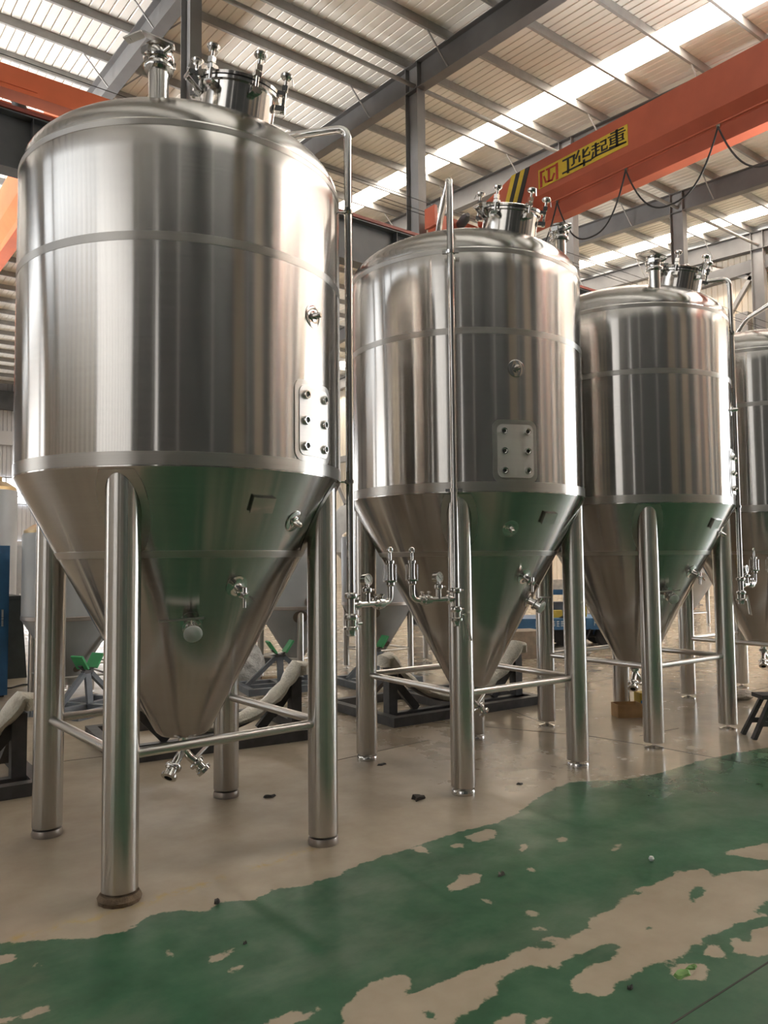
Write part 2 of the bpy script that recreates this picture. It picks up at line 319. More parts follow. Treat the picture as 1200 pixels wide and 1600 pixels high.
def inside(poly, x, y):
    n = len(poly); r = np.zeros(x.shape, bool); j = n-1
    for i in range(n):
        xi, yi = poly[i]; xj, yj = poly[j]
        if yi != yj:
            r ^= ((yi > y) != (yj > y)) & (x < (xj-xi)*(y-yi)/(yj-yi)+xi)
        j = i
    return r
def seg_dist(pts, x, y, closed=True):
    d = np.full(x.shape, 9.)
    for i in range(len(pts) - (0 if closed else 1)):
        ax, ay = pts[i]; bx, by = pts[(i+1) % len(pts)]
        dx, dy = bx-ax, by-ay; l = dx*dx+dy*dy+1e-12
        t = np.clip(((x-ax)*dx+(y-ay)*dy)/l, 0, 1)
        d = np.minimum(d, np.hypot(x-ax-t*dx, y-ay-t*dy))
    return d
def sdf(poly, x, y): return np.where(inside(poly, x, y), 1, -1)*seg_dist(poly, x, y)
def build_floor():
    xs = np.unique(np.round(np.concatenate([np.arange(-22, .5, 1.5), np.arange(.5, 7.0, .03), np.arange(7, 46, 1.5)]), 3))
    ys = np.unique(np.round(np.concatenate([np.arange(-12, 1.2, 1.2), np.arange(1.2, 4.4, .03), np.arange(4.4, 57, 1.5)]), 3))
    gx, gy = np.meshgrid(xs, ys); x = gx.ravel(); y = gy.ravel()
    green = [(-.4, 2.6)] + [(.5, 3.8)] + EDGE + [(8, 3.35), (14, 3.5), (28, 3.4), (28, -9), (-1.6, -9)]
    d = sdf(green, x, y)
    for p in MARKS['bare']:
        near = (x > min(q[0] for q in p)-.5) & (x < max(q[0] for q in p)+.5) & (y > min(q[1] for q in p)-.5) & (y < max(q[1] for q in p)+.5)
        d[near] = np.minimum(d[near], -sdf(p, x[near], y[near]))
    for p in MARKS['isl']: d = np.maximum(d, sdf(p, x, y))
    d = np.clip(d, -.3, .3)
    yl = np.zeros(x.shape)
    for l in MARKS['yel']: yl = np.maximum(yl, np.clip(1-seg_dist(l, x, y, False)/.05, 0, 1))
    nx, ny = len(xs), len(ys)
    me = D.meshes.new('floor')
    V = np.stack([x, y, np.zeros_like(x)], 1)
    i = (np.arange(ny-1)[:, None]*nx + np.arange(nx-1)[None, :]).ravel()
    Fq = np.stack([i, i+1, i+nx+1, i+nx], 1).astype(np.int32)
    me.vertices.add(len(V)); me.vertices.foreach_set('co', V.astype(np.float32).ravel())
    me.loops.add(Fq.size); me.loops.foreach_set('vertex_index', Fq.ravel())
    me.polygons.add(len(Fq)); me.polygons.foreach_set('loop_start', np.arange(0, Fq.size, 4, dtype=np.int32))
    gl = np.clip((x-3.0)/2.5, 0, 1)*np.clip((y-2.4)/1.2, 0, 1)
    for nm, a in (('paint', d), ('yellow', yl), ('gloss', gl)):
        at = me.attributes.new(nm, 'FLOAT', 'POINT'); at.data.foreach_set('value', a.astype(np.float32))
    me.update(); me.validate(); me.materials.append(MT['floor'])
    o = link('floor', me); struct(o)
    for pts in JOINTS:
        mb = MB(); mb.bar((*pts[0], .0), (*pts[1], .0), .007, .003); mb.build('floor_joint', 'joint', o, False)
    return o
JOINTS = [[(2.2, 1.638), (9, 1.648)], [(4.97, 6.3), (5.35, 5.53)], [(5.35, 5.53), (5.81, 4.61)], [(5.81, 4.61), (5.92, 3.9)], [(5.92, 3.9), (5.99, 3.0)], [(6.16, 4.32), (6.71, 4.28)],
    [(1.5, 6.78), (2.5, 6.62)], [(3.4, 5.33), (4.6, 5.41)], [(7.5, 6.5), (11, 6.7)], [(6.3, 6.3), (5.93, 5.24)], [(9.1, 4.9), (15, 4.95)], [(10, 8.1), (18, 8.15)]]
floor = build_floor()

# --- walls: ribbed cladding, one panel per metre where the photo shows it
def clad_profile(w, ribs, d):
    p = []
    for i in range(ribs):
        a = i*w/ribs; s_ = w/ribs
        p += [(a, 0), (a+s_*.78, 0), (a+s_*.84, d), (a+s_*.94, d)]
    return p + [(w, 0)]
def sheet(prof, f3, a0, a1):
    n = len(prof); mb = MB(); mb.v = [f3(p, a0) for p in prof] + [f3(p, a1) for p in prof]
    mb.f = [(i, i+1, n+i+1, n+i) for i in range(n-1)]; return mb
def anchor(name):
    o = D.objects.new(name, None); COL.objects.link(o); o['kind'] = 'structure'; return o
GATE = (-7.75, 3.75, 7.8)
wall_e = anchor('wall_east')
for k in range(65):
    y = Y0 + k; lo = GATE[2] if GATE[0] < y+.5 < GATE[1] else 0
    sheet(clad_profile(1, 4, .035), lambda p, a, y=y: (X1 + p[1], y + p[0], a), lo, min(roof_z(y), roof_z(y+1))-.02).build('wall_panel', 'wall', wall_e, False)
wall_n = anchor('wall_north')
for k in range(50):
    sheet(clad_profile(1, 4, .035), lambda p, a, k=k: (X0 + k + p[0], Y1 + p[1], a), 0, roof_z(Y1)-.02).build('wall_panel', 'wallgrey', wall_n, False)
wall_w = struct(sheet(clad_profile(65, 90, .16), lambda p, a: (X0 - p[1], Y0 + p[0], a), 0, 12.7).build('wall_west', 'wall', None, False))
for k in range(13):
    MB().box((X0+.12, 1.4+1.36*k, 6.2), (.24, .42, 12.4)).build('wall_post', 'column', wall_w, False)
wall_s = anchor('wall_south')
for k in range(25):                                # cream bays and dark bays along the south wall
    x = X0 + 2*k; mat = 'wallbrown' if (x > 2 and k % 2 == 0) else 'walldark'
    sheet(clad_profile(2, 7, .04), lambda p, a, x=x: (x + p[0], Y0 - p[1], a), 0, 12.7).build('wall_panel', mat, wall_s, False)
def glazing(name, n, f_pane, bars, glow):
    w = anchor(name)
    for k in range(n):
        mb = MB(); mb.box(*f_pane(k)); mb.build('pane', glow, w, False)
    mb = MB()
    for b_ in bars: mb.box(*b_)
    mb.build('window_frame', 'column', w, False)
# tall translucent glazing in the west wall, window bands in the north wall
glazing('window_1', 12, lambda k: ((X0+.06, -9.1+.86*k, 4.6), (.03, .84, 8.4)),
        [((X0+.11, -9.53+.86*k, 4.6), (.14, .30, 8.6)) for k in range(13)] + [((X0+.11, -4.4, z), (.08, 10.3, .10)) for z in (.35, 3.2, 6.0, 8.85)], 'westglow')
glazing('window_2', 16, lambda k: ((-2.4+1.6*k, Y1-.08, 6.3), (1.56, .03, 1.6)),
        [((-3.2+1.6*k, Y1-.12, 6.3), (.08, .08, 1.7)) for k in range(17)] + [((9.6, Y1-.12, z), (25.8, .08, .08)) for z in (5.46, 5.95, 7.14)], 'northglow')
glazing('window_3', 16, lambda k: ((-2.4+1.6*k, Y1-.08, 2.68), (1.56, .03, .6)),
        [((-3.2+1.6*k, Y1-.12, 2.68), (.08, .08, .7)) for k in range(17)] + [((9.6, Y1-.12, z), (25.8, .08, .08)) for z in (2.35, 3.02)], 'northglow')
glazing('window_4', 4, lambda k: ((-10.5, Y0+.06, 1.9+2.1*k), (.5, .03, 2.05)), [((-10.5+q*.29, Y0+.1, 5.0), (.08, .08, 8.4)) for q in (-1, 1)], 'westglow')
glazing('added_high_window', 14, lambda k: ((X0+.06, -9+1.7*k, 10.7), (.03, 1.66, 1.9)), [((X0+.1, -9.85+1.7*k, 10.7), (.08, .1, 2.0)) for k in range(15)], 'addedglow')  # unseen glowing band, added high in the west wall to brighten tank reflections
mb = MB()
for yy in (19.1, 34.9): mb.box((X0+.15, yy, 4.3), (.3, .3, 8.6))
mb.box((X0+.15, 27, 8.5), (.3, 16.1, .35)); struct(mb.build('added_gate_frame', 'column', None, False))  # frame of the unseen west gate, added along with its lamps
mb = MB(); mb.box((X1-.1, GATE[0]-.15, 3.95), (.25, .3, 7.9)); mb.box((X1-.1, GATE[1]+.15, 3.95), (.25, .3, 7.9)); mb.box((X1-.1, -2, 8.0), (.25, 12.1, .35))
struct(mb.build('door_1', 'column', None, False))

# --- ceiling: sheets, skylights, purlins, rafters, braces, ties
ceil = anchor('ceiling')
PW = .9; SKY_K = {40: 1, 53: 1}
def roof_sheet(x, ya, yb, nm, mat):
    sheet(clad_profile(PW, 4, .018), lambda p, a: (x + p[0], a, roof_z(a) + p[1]), ya, yb).build(nm, mat, ceil, False)
k = 0
while X0 + .1 + PW*k < X1 + .2:
    x = X0 + .1 + PW*k
    if k in SKY_K:
        for j in range(6):
            ya = Y0 + j*37/6; roof_sheet(x, ya, ya+37/6, 'skylight_panel', 'skylight')
        for j in range(5):
            ya = RIDGE + j*28/5; roof_sheet(x, ya, ya+28/5, 'skylight_panel', 'skylight')
    else:
        roof_sheet(x, Y0-.2, RIDGE, 'roof_panel', 'roof'); roof_sheet(x, RIDGE, Y1+.2, 'roof_panel', 'roof')
    k += 1
PUR = [13.43 + 1.575*k for k in range(-14, 27)]
cz = [(-.035, 0), (.035, 0), (.035, .02), (-.015, .02), (-.015, .20), (.035, .20), (.035, .22), (-.035, .22)]
for y in PUR:
    if y > Y1-.3 or y < Y0+.2: continue
    z = roof_z(y) - .225
    MB().prism(cz, lambda p, a: (a, y+p[0], z+p[1]), X0, X1).build('purlin', 'purlin', ceil, False)
RX = [6.38 + 5.9*k for k in range(-4, 5)]
RX = [-17.2, -11.3, -5.4, .5, 6.38, 12.4, 18.34, 24.16, 29.6]
def ibeam(w, d, tf=.02, tw=.012):
    return [(-w/2, 0), (w/2, 0), (w/2, tf), (tw/2, tf), (tw/2, d-tf), (w/2, d-tf), (w/2, d), (-w/2, d), (-w/2, d-tf), (-tw/2, d-tf), (-tw/2, tf), (-w/2, tf)]
for x in RX:
    for ya, yb in ((Y0, RIDGE), (RIDGE, Y1)):
        MB().prism(ibeam(.28, .70), lambda p, a: (x+p[0], a, roof_z(a)-.225-.70+p[1]), ya, yb).build('rafter', 'frame', ceil, False)
    for i, y in enumerate(PUR):
        if i % 2 == 0 and 7 < y < 26 and x > 5:
            for sgn in (-1, 1):
                mb = MB(); mb.bar((x+sgn*.10, y, roof_z(y)-.90), (x+sgn*.75, y, roof_z(y)-.22), .03, .03); mb.build('fly_brace', 'purlin', ceil, False)
for y in (14.8,):
    mb = MB(); mb.tube((X0, y, 13.62), (X1, y, 13.62), .055); mb.build('tie_tube', 'purlin', ceil)
# --- the row of H columns behind the tanks and its runway beam
Hc = [(-.125, -.24), (.125, -.24), (.125, -.222), (.008, -.222), (.008, .222), (.125, .222), (.125, .24), (-.125, .24), (-.125, .222), (-.008, .222), (-.008, -.222), (-.125, -.222)]
def column(x, y, top):
    o = MB().prism(Hc, lambda p, a: (x+p[0], y+p[1], a), 0, top).build('steel_column', 'column', None, False); struct(o)
    mb = MB(); mb.box((x, y, .015), (.4, .62, .03)); mb.build('base_plate', 'column', o, False)
    return o
for x in RX:
    o = column(x, 14.8, roof_z(14.8)-.23)
    mb = MB(); mb.bar((x, 14.56, 8.1), (x, 14.1, 8.1), .2, .4); mb.build('bracket', 'column', o, False)
    if x > 14:
        o2 = column(x, 38.8, roof_z(38.8)-.93)
    column(x, -9.6, roof_z(-9.6)-.93)
def runway(y, label):
    t = thing('crane_runway_beam', label, 'beam', (0, y, 8.3)); 
    MB().prism(ibeam(.36, 1.0, .025, .016), lambda p, a: (a, p[0], p[1]), X0+.2, X1-.2).build('girder', 'beam', t, False)
    mb = MB(); mb.box((5, -.05, 1.05), (49.6, .30, .07)); mb.build('rail_strip', 'railred', t, False)
    mb = MB(); mb.box((5, 0, 1.12), (49.6, .07, .10)); mb.build('rail', 'beam', t, False)
    for k in range(24):
        mb = MB(); mb.box((X0+1.2+2*k, 0, .5), (.014, .34, .95)); mb.build('stiffener', 'beam', t, False)
    return t
runway(14.25, 'dark grey crane runway beam with red rail strip along the column row behind the tanks')
for i, dz in enumerate((0, .09, .34)):
    mb = MB(); mb.tube((X0+.3, 14.50, 10.15+dz), (X1-.3, 14.50, 10.15+dz), .008, 6)
    tag(mb.build('conductor_wire', 'cable'), ('lowest', 'middle', 'topmost')[i] + ' of the three thin black wires strung along the crane runway beam', 'wire', 'crane conductor wires')
# --- east gable bracing
for i, (a, b_) in enumerate((((29.75, 17.1, 9.9), (29.75, 15.1, 12.6)), ((29.75, 15.1, 12.4), (29.75, 18.6, 14.3)), ((29.75, 45.5, 8.6), (29.75, 41.9, 3.4)), ((29.75, 45.1, 3.2), (29.75, 41.5, 7.4)))):
    mb = MB(); mb.bar(a, b_, .16, .16); mb.build('gable_brace', 'purlin' if i != 2 else 'column', wall_e, False)
mb = MB(); mb.box((29.75, 16.4, 12.9), (.3, 4.4, .5)); mb.build('gable_beam', 'frame', wall_e, False)
mb = MB(); mb.box((29.72, 15.55, 10.6), (.3, .5, 1.1)); mb.build('gable_bracket', 'purlin', wall_e, False)
mb = MB(); mb.box((29.75, 35, 8.4), (.3, 30, .4)); mb.build('gable_beam', 'purlin', wall_e, False)
MB().box((5, Y1-.4, 12.1), (49, .4, 1.2)).build('north_beam', 'beam', wall_n, False)
MB().box((5, Y1-.2, 9.7), (49, .2, .9)).build('north_rail', 'wallgrey', wall_n, False)

# ================================================================== fermentation tanks
R, ZC, ZT, ZB, RB = .928, 2.06, 3.79, .61, .15
HD = .35
def cone_r(z): return RB + (R-RB)*(z-ZB)/(ZC-ZB)
def cone_z(r): return ZB + (r-RB)*(ZC-ZB)/(R-RB)
SL = (R-RB)/(ZC-ZB); CN = 1/math.hypot(1, SL)
def pol(a, r, z): a = math.radians(a); return Vector((r*math.cos(a), r*math.sin(a), z))
def on_cone(a, z):
    p = pol(a, cone_r(z), z); n = (pol(a, CN, 0) - Vector((0, 0, SL*CN)))
    return frame_m(p, n, pol(a+90, 1, 0))
def on_shell(a, z): return frame_m(pol(a, R, z), pol(a, 1, 0), pol(a+90, 1, 0))
CACHE = {}
def cached(key, fn, nm, mat, parent, smooth=True):
    if key not in CACHE: CACHE[key] = fn().mesh(nm, mat, smooth)
    return link(nm, CACHE[key], parent)
def place(o, m): o.matrix_local = m; return o
def circ_patch(az0, z0, w, h, rc, off, n=8):      # rounded rectangle lying on the shell (arc w, height h)
    out = []
    for cx, cz_, a0 in ((w/2-rc, h/2-rc, 0), (-w/2+rc, h/2-rc, 90), (-w/2+rc, -h/2+rc, 180), (w/2-rc, -h/2+rc, 270)):
        for k in range(n+1):
            a = math.radians(a0 + 90*k/n); out.append((cx+rc*math.cos(a), cz_+rc*math.sin(a)))
    return out
def shell_plate(az0, z0, w, h, rc, t):
    pts = circ_patch(az0, z0, w, h, rc, t); mb = MB(); 
    cols = 9
    # outline front + rim
    f3 = lambda p, o: pol(az0 + math.degrees(p[0]/R), R+o, z0+p[1])
    n = len(pts)
    mb.v = [f3(p, -.002) for p in pts] + [f3(p, t) for p in pts]
    mb.f = [(i, (i+1) % n, n+(i+1) % n, n+i) for i in range(n)]
    # front face as vertical strips so that it follows the shell
    top = sorted([p for p in pts if p[1] >= 0], key=lambda p: p[0]); bot = sorted([p for p in pts if p[1] < 0], key=lambda p: p[0])
    xs = sorted(set([round(p[0], 5) for p in pts] + [(-w/2+rc)*(1-q)+(w/2-rc)*q for q in [k/10 for k in range(11)]]))
    def edge_(lst, x):
        for a, b_ in zip(lst, lst[1:]):
            if a[0]-1e-6 <= x <= b_[0]+1e-6:
                q = 0 if abs(b_[0]-a[0]) < 1e-9 else (x-a[0])/(b_[0]-a[0]); return a[1]+(b_[1]-a[1])*q
        return lst[0][1] if x < lst[0][0] else lst[-1][1]
    k0 = len(mb.v)
    for x in xs: mb.v += [f3((x, edge_(bot, x)), t), f3((x, edge_(top, x)), t)]
    for i in range(len(xs)-1): mb.f.append((k0+2*i, k0+2*i+2, k0+2*i+3, k0+2*i+1))
    return mb
def ferrule(M_, r, z0=0, w=.022):                 # a tri-clamp ring with wing nut
    mb = MB(); mb.lathe([(r*.9, z0-w*.9), (r*1.45, z0-w*.5), (r*1.5, z0), (r*1.45, z0+w*.5), (r*.9, z0+w*.9)], 18, M_)
    p = M_ @ Vector((r*1.7, 0, z0)); q = M_ @ Vector((r*2.4, 0, z0)); mb.tube(p, q, w*.22, 8)
    a = M_ @ Vector((r*2.4, -w*.7, z0)); b_ = M_ @ Vector((r*2.4, w*.7, z0)); mb.tube(a, b_, w*.3, 8)
    return mb
def join(*mbs):
    o = MB()
    for m in mbs: o.add(m.v, m.f)
    return o
def manway(t, key, az):
    m_ = frame_m(pol(az, .55, ZT+HD*math.sqrt(1-(.55/R)**2)-.01), pol(az, math.sin(math.radians(13)), math.cos(math.radians(13))), pol(az+90, 1, 0))
    mw = cached('manway', lambda: MB().lathe([(.205, -.14), (.205, .135), (.222, .14), (.222, .155), (.19, .156)], 48), 'manway', 'steelpol', t); place(mw, m_)
    cached('mlid', lambda: MB().lathe([(.19, .163), (.222, .163), (.224, .178), (.20, .187), (.12, .20), (0, .206)], 48), 'manway_lid', 'steelpol', mw)
    cached('mseal', lambda: MB().lathe([(.2, .155), (.217, .155), (.217, .164), (.2, .164)], 40), 'seal', 'dark', mw)
    def clamp():
        mb = MB(); mb.box((.235, 0, .10), (.055, .05, .03)); mb.tube((.25, -.03, .10), (.25, .03, .10), .012, 8)
        mb.tube((.248, 0, .08), (.248, 0, .27), .010, 10); mb.box((.235, 0, .185), (.045, .034, .022)); mb.box((.248, 0, .215), (.03, .03, .03))
        mb.lathe([(0, .262), (.024, .264), (.034, .275), (.034, .288), (.022, .298), (0, .30)], 12, Matrix.Translation((.248, 0, 0)))
        mb.tube((.275, .012, .29), (.292, .014, .235), .004, 6)
        return mb
    for k in range(6):
        o = cached('mclamp', clamp, 'lid_clamp', 'chrome', mw); o.rotation_euler = (0, 0, math.radians(20+60*k))
    def hinge():
        mb = MB()
        for s_ in (-1, 1): mb.bar((-.20, s_*.03, .185), (-.285, s_*.03, .16), .014, .035); mb.bar((-.205, s_*.03, .10), (-.285, s_*.03, .16), .014, .03)
        mb.tube((-.285, -.055, .16), (-.285, .055, .16), .014, 10); mb.bar((-.20, 0, .197), (.05, 0, .21), .05, .012); return mb
    o = cached('mhinge', hinge, 'hinge', 'chrome', mw); o.rotation_euler = (0, 0, math.radians(-15))
MT['steelpol'] = steel('polished_steel_neck', (.64, .62, .59), .15, aniso=.6, wave=.05)

def make_tank(label, x, y, th, mir, pipe_az, feet, hand):
    A = (lambda a: -177-a) if mir else (lambda a: a)
    K = 'm' if mir else 'n'
    t = thing('fermentation_tank', label, 'tank', (x, y, 0), math.radians(th), 'row of tall conical steel tanks')
    cached('shell', lambda: MB().lathe([(R-.03, ZC-.004), (R, ZC)] + [(R, ZC+(ZT-ZC)*k/12) for k in range(1, 12)] + [(R, ZT-.012), (R-.006, ZT)], 160), 'shell', 'steel', t)
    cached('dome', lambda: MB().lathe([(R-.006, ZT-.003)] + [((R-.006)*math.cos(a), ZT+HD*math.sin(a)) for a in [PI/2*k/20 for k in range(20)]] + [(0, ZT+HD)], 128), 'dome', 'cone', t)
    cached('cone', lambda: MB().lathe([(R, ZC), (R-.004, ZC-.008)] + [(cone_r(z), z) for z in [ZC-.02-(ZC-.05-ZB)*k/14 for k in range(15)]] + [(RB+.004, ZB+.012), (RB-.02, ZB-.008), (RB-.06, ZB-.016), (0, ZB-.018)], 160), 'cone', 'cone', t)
    for z0, z1 in ((ZC+.004, ZC+.075), (3.165, 3.215), (ZT-.045, ZT-.008)):
        cached(('band', z0), lambda: MB().lathe([(R-.004, z0), (R+.0016, z0+.003), (R+.0016, z1-.003), (R-.004, z1)], 160), 'weld_band', 'weld', t)
    cached('cband', lambda: MB().lathe([(cone_r(1.62)-.004, 1.62), (cone_r(1.622)+.002, 1.622), (cone_r(1.656)+.002, 1.656), (cone_r(1.66)-.004, 1.66)], 160), 'weld_band', 'weld', t)
    # legs, feet, collars, cross bars
    a = .5852; corners = [(-a, -a), (a, -a), (a, a), (-a, a)]
    for i, (lx, ly) in enumerate(corners):
        def leg(): return MB().lathe([(0, .052), (.083, .052), (.085, .055), (.085, 1.0), (.085, 2.035), (0, 2.035)], 40)
        lg = cached('leg', leg, 'leg', 'leg', t); lg.location = (lx, ly, 0)
        if feet == 'pads':
            if i == 0: ft = cached('pad0', lambda: MB().lathe([(0, 0), (.098, 0), (.104, .02), (.09, .042), (.03, .05), (.02, .056), (0, .056)], 14), 'foot', 'rust', lg); ft['label'] = 'rust brown foot pad'
            else: cached('pad', lambda: MB().lathe([(0, 0), (.085, 0), (.088, .018), (.082, .04), (.03, .046), (.02, .056), (0, .056)], 24), 'foot', 'ring', lg)
        elif feet == 'low': cached('footl', lambda: MB().lathe([(0, 0), (.082, 0), (.084, .022), (.078, .034), (.016, .036), (.016, .056), (0, .056)], 28), 'foot', 'chrome', lg)
        else: cached('foot', lambda: MB().lathe([(0, 0), (.078, 0), (.078, .010), (.03, .02), (.016, .024), (.016, .056), (0, .056)], 28), 'foot', 'chrome', lg)
        def collar():
            mb = MB(); n = 40
            for rr in (.086, .128):
                for k in range(n):
                    q = 2*PI*k/n; px, py = lx+rr*math.cos(q), ly+rr*math.sin(q); r = math.hypot(px, py)
                    r_ = min(r, R-.006); z = cone_z(r_); p = Vector((px*r_/r, py*r_/r, z)); nn = Vector((px/r*CN, py/r*CN, -SL*CN))
                    mb.v.append(p + nn*.0025)
            mb.f = [(k, (k+1) % n, n+(k+1) % n, n+k) for k in range(n)]; return mb
        cached(('collar', i), collar, 'leg_collar', 'weld', t)
        bx, by = corners[(i+1) % 4]
        cached(('bar', i), lambda: MB().tube((lx, ly, .675), (bx, by, .675), .0245, 20), 'crossbar', 'bar', t)
    # manway, top valve
    manway(t, K, A(-85.5))
    def top_valve():
        b_ = pol(A(-125), .78, 0); z = ZT+HD*math.sqrt(1-(.78/R)**2)
        m_ = Matrix.Translation((b_.x, b_.y, z))
        mb = MB(); mb.lathe([(.051, -.05), (.051, .135), (.06, .14)], 28, m_); return mb
    tv = cached('tv'+K, top_valve, 'top_nozzle', 'steelpol', t)
    def tv_body():
        b_ = pol(A(-125), .78, 0); z = ZT+HD*math.sqrt(1-(.78/R)**2); m_ = Matrix.Translation((b_.x, b_.y, z))
        mb = MB(); mb.lathe([(.05, .125), (.072, .13), (.076, .142), (.072, .154), (.056, .16), (.056, .175), (.074, .18), (.078, .20), (.074, .218), (.058, .224), (.058, .235), (.07, .24), (.07, .252), (.05, .257), (0, .257)], 26, m_)
        for q in (20, 200):
            e = pol(q, .08, 0); f_ = pol(q, .10, 0); mb.box(Vector((b_.x, b_.y, z+.2))+e, (.03, .05, .035), Matrix.Rotation(math.radians(q), 3, 'Z'))
        mb.tube((b_.x, b_.y-.07, z+.2), (b_.x+.02, b_.y-.105, z+.215), .014, 10)
        return mb
    cached('tvb'+K, tv_body, 'butterfly_valve', 'chrome', tv)
    def tv_handle():
        b_ = pol(A(-125), .78, 0); z = ZT+HD*math.sqrt(1-(.78/R)**2); o = Vector((b_.x, b_.y, z))
        mb = MB(); sx = -1 if not mir else 1
        mb.bar(o+Vector((-sx*.04, -.10, .225)), o+Vector((sx*.09, -.02, .285)), .045, .007); mb.bar(o+Vector((sx*.09, -.02, .285)), o+Vector((sx*.15, .06, .265)), .05, .008); return mb
    cached('tvh'+K, tv_handle, 'valve_handle', 'bar', tv)
    # port plate on the shell
    pa = A(-67.5)
    fr = cached('pf'+K, lambda: shell_plate(pa, 2.345, .335, .435, .055, .004), 'port_plate', 'weld', t)
    cached('pp'+K, lambda: shell_plate(pa, 2.345, .272, .372, .04, .008), 'cover_plate', 'panel', fr)
    def socket():
        return MB().lathe([(.012, .0), (.012, .014), (.017, .018), (.022, .018), (.024, .012), (.025, .0)], 20)
    for dz in (-.137, 0, .137):
        for da in (-5.4, 5.4):
            po = cached('port', socket, 'port_socket', 'chrome', fr); po.matrix_local = frame_m(pol(pa+da, R+.007, 2.345+dz), pol(pa+da, 1, 0), pol(pa+da+90, 1, 0))
    def holes():
        mb = MB()
        for dz in (-.137, 0, .137):
            for da in (-5.4, 5.4): mb.lathe([(0, .0), (.0175, .0), (.0175, .0095), (0, .0095)], 16, frame_m(pol(pa+da, R+.009, 2.345+dz), pol(pa+da, 1, 0), pol(pa+da+90, 1, 0)))
        return mb
    cached('ph'+K, holes, 'socket_bore', 'hole', fr)['kind'] = 'stuff'
    # thermowells
    def well(m_):
        mb = MB(); mb.lathe([(.062, -.004), (.062, .003), (.056, .005), (.03, .006), (.03, .012), (.02, .014), (.014, .05), (.010, .055), (0, .055)], 28, m_); return mb
    cached('w1'+K, lambda: well(on_shell(A(-68.4), 2.927)), 'thermowell', 'chrome', t)
    cached('w2'+K, lambda: well(on_cone(A(-68.2), 1.815)), 'thermowell', 'chrome', t)
    # nameplate bracket (not mirrored)
    def bracket():
        m_ = on_cone(-87, 1.893); mb = MB(); R3 = m_.to_3x3()
        mb.box(m_ @ Vector((0, 0, .016)), (.128, .085, .004), R3); mb.box(m_ @ Vector((-.062, 0, .008)), (.004, .085, .018), R3); mb.box(m_ @ Vector((.062, 0, .008)), (.004, .085, .018), R3)
        mb.box(m_ @ Vector((0, .041, .008)), (.128, .004, .018), R3); mb.box(m_ @ Vector((-.066, 0, .016)), (.012, .09, .008), R3); return mb
    cached('brk', bracket, 'nameplate_bracket', 'cone', t)
    # sample cock
    def cock():
        m_ = on_cone(A(-88.3), 1.47); mb = MB(); mb.lathe([(.062, -.004), (.062, .004), (.03, .007), (.022, .012), (.022, .06), (.03, .062), (.03, .078), (.018, .082), (.014, .11), (0, .112)], 24, m_)
        p = m_ @ Vector((0, 0, .09)); mb.tube(p, p+Vector((0, 0, -.07)), .010, 10); mb.tube(p+Vector((0, 0, .0)), p+Vector((0, 0, .035)), .014, 10)
        mb.tube(m_ @ Vector((-.035, 0, .07)), m_ @ Vector((.035, 0, .07)), .007, 8); mb.bar(m_ @ Vector((.02, 0, .11)), m_ @ Vector((.045, -.02, .125)), .012, .006); return mb
    ck = cached('ck'+K, cock, 'sample_cock', 'chrome', t)
    # racking valve with white cap and bar handle
    def valve():
        m_ = on_cone(A(-110.3), 1.285); mb = MB(); mb.lathe([(.058, -.004), (.058, .004), (.03, .006), (.027, .02), (.027, .05), (.05, .054), (.05, .066), (.038, .07), (.038, .098), (.05, .102), (.05, .114), (.03, .118), (.03, .122)], 26, m_)
        mb.tube(m_ @ Vector((0, .03, .084)), m_ @ Vector((0, .075, .084)), .012, 10); return mb
    vv = cached('vv'+K, valve, 'racking_valve', 'chrome', t)
    cached('vc'+K, lambda: MB().lathe([(.048, .112), (.048, .122), (.038, .128), (0, .128)], 24, on_cone(A(-110.3), 1.285)), 'valve_cap', 'white', vv)['label'] = 'white plastic cap'
    def vh():
        m_ = on_cone(A(-110.3), 1.285); s_ = -1 if not mir else 1
        mb = MB(); mb.bar(m_ @ Vector((s_*.17, .062, .085)), m_ @ Vector((-s_*.055, .075, .086)), .022, .010); return mb
    cached('vh'+K, vh, 'valve_handle', 'bar', vv)
    # outlet at the tip of the cone
    def outlet():
        mb = MB(); mb.lathe([(.028, ZB-.01), (.028, .50)], 20); mb.lathe([(.04, .53), (.046, .535), (.046, .55), (.04, .555)], 20)
        for sx in (-1, 1):
            pts = bend([(0, 0, .52), (sx*.03, -.01, .47), (sx*.07, -.03, .43)], .04); mb.sweep(pts, .024, 12)
            m_ = frame_m((sx*.07, -.03, .43), (sx*.5, -.3, -.6)); mb.lathe([(.03, -.01), (.046, -.004), (.048, .006), (.044, .016), (.03, .02), (.03, .05), (.046, .054), (.046, .072), (.03, .076), (.024, .076), (.022, .04)], 20, m_)
            mb.tube(m_ @ Vector((.03, 0, .035)), m_ @ Vector((.062, 0, .035)), .008, 8)
        return mb
    ou = cached('ou', outlet, 'outlet_valves', 'chrome', t)
    cached('oh', lambda: MB().bar((.08, -.01, .455), (.22, .04, .535), .022, .009), 'outlet_handle', 'bar', ou)
    # vent pipe at the side, with clamps, gauge and relief valve
    P = pol(A(pipe_az), .985, 0); hx = hand
    ce = Vector((.12 if not mir else -.12, .2, 0))
    def pipe():
        e = P + (ce-P)*.62; 
        pts = bend([P+Vector((0, 0, 1.27)), P+Vector((0, 0, 4.265)), e+Vector((0, 0, 4.25)), ce+Vector((0, 0, 4.06))], .075, 6); return MB().sweep(pts, .0245, 16)
    vp = cached(('vp', K, pipe_az), pipe, 'vent_pipe', 'chrome', t)
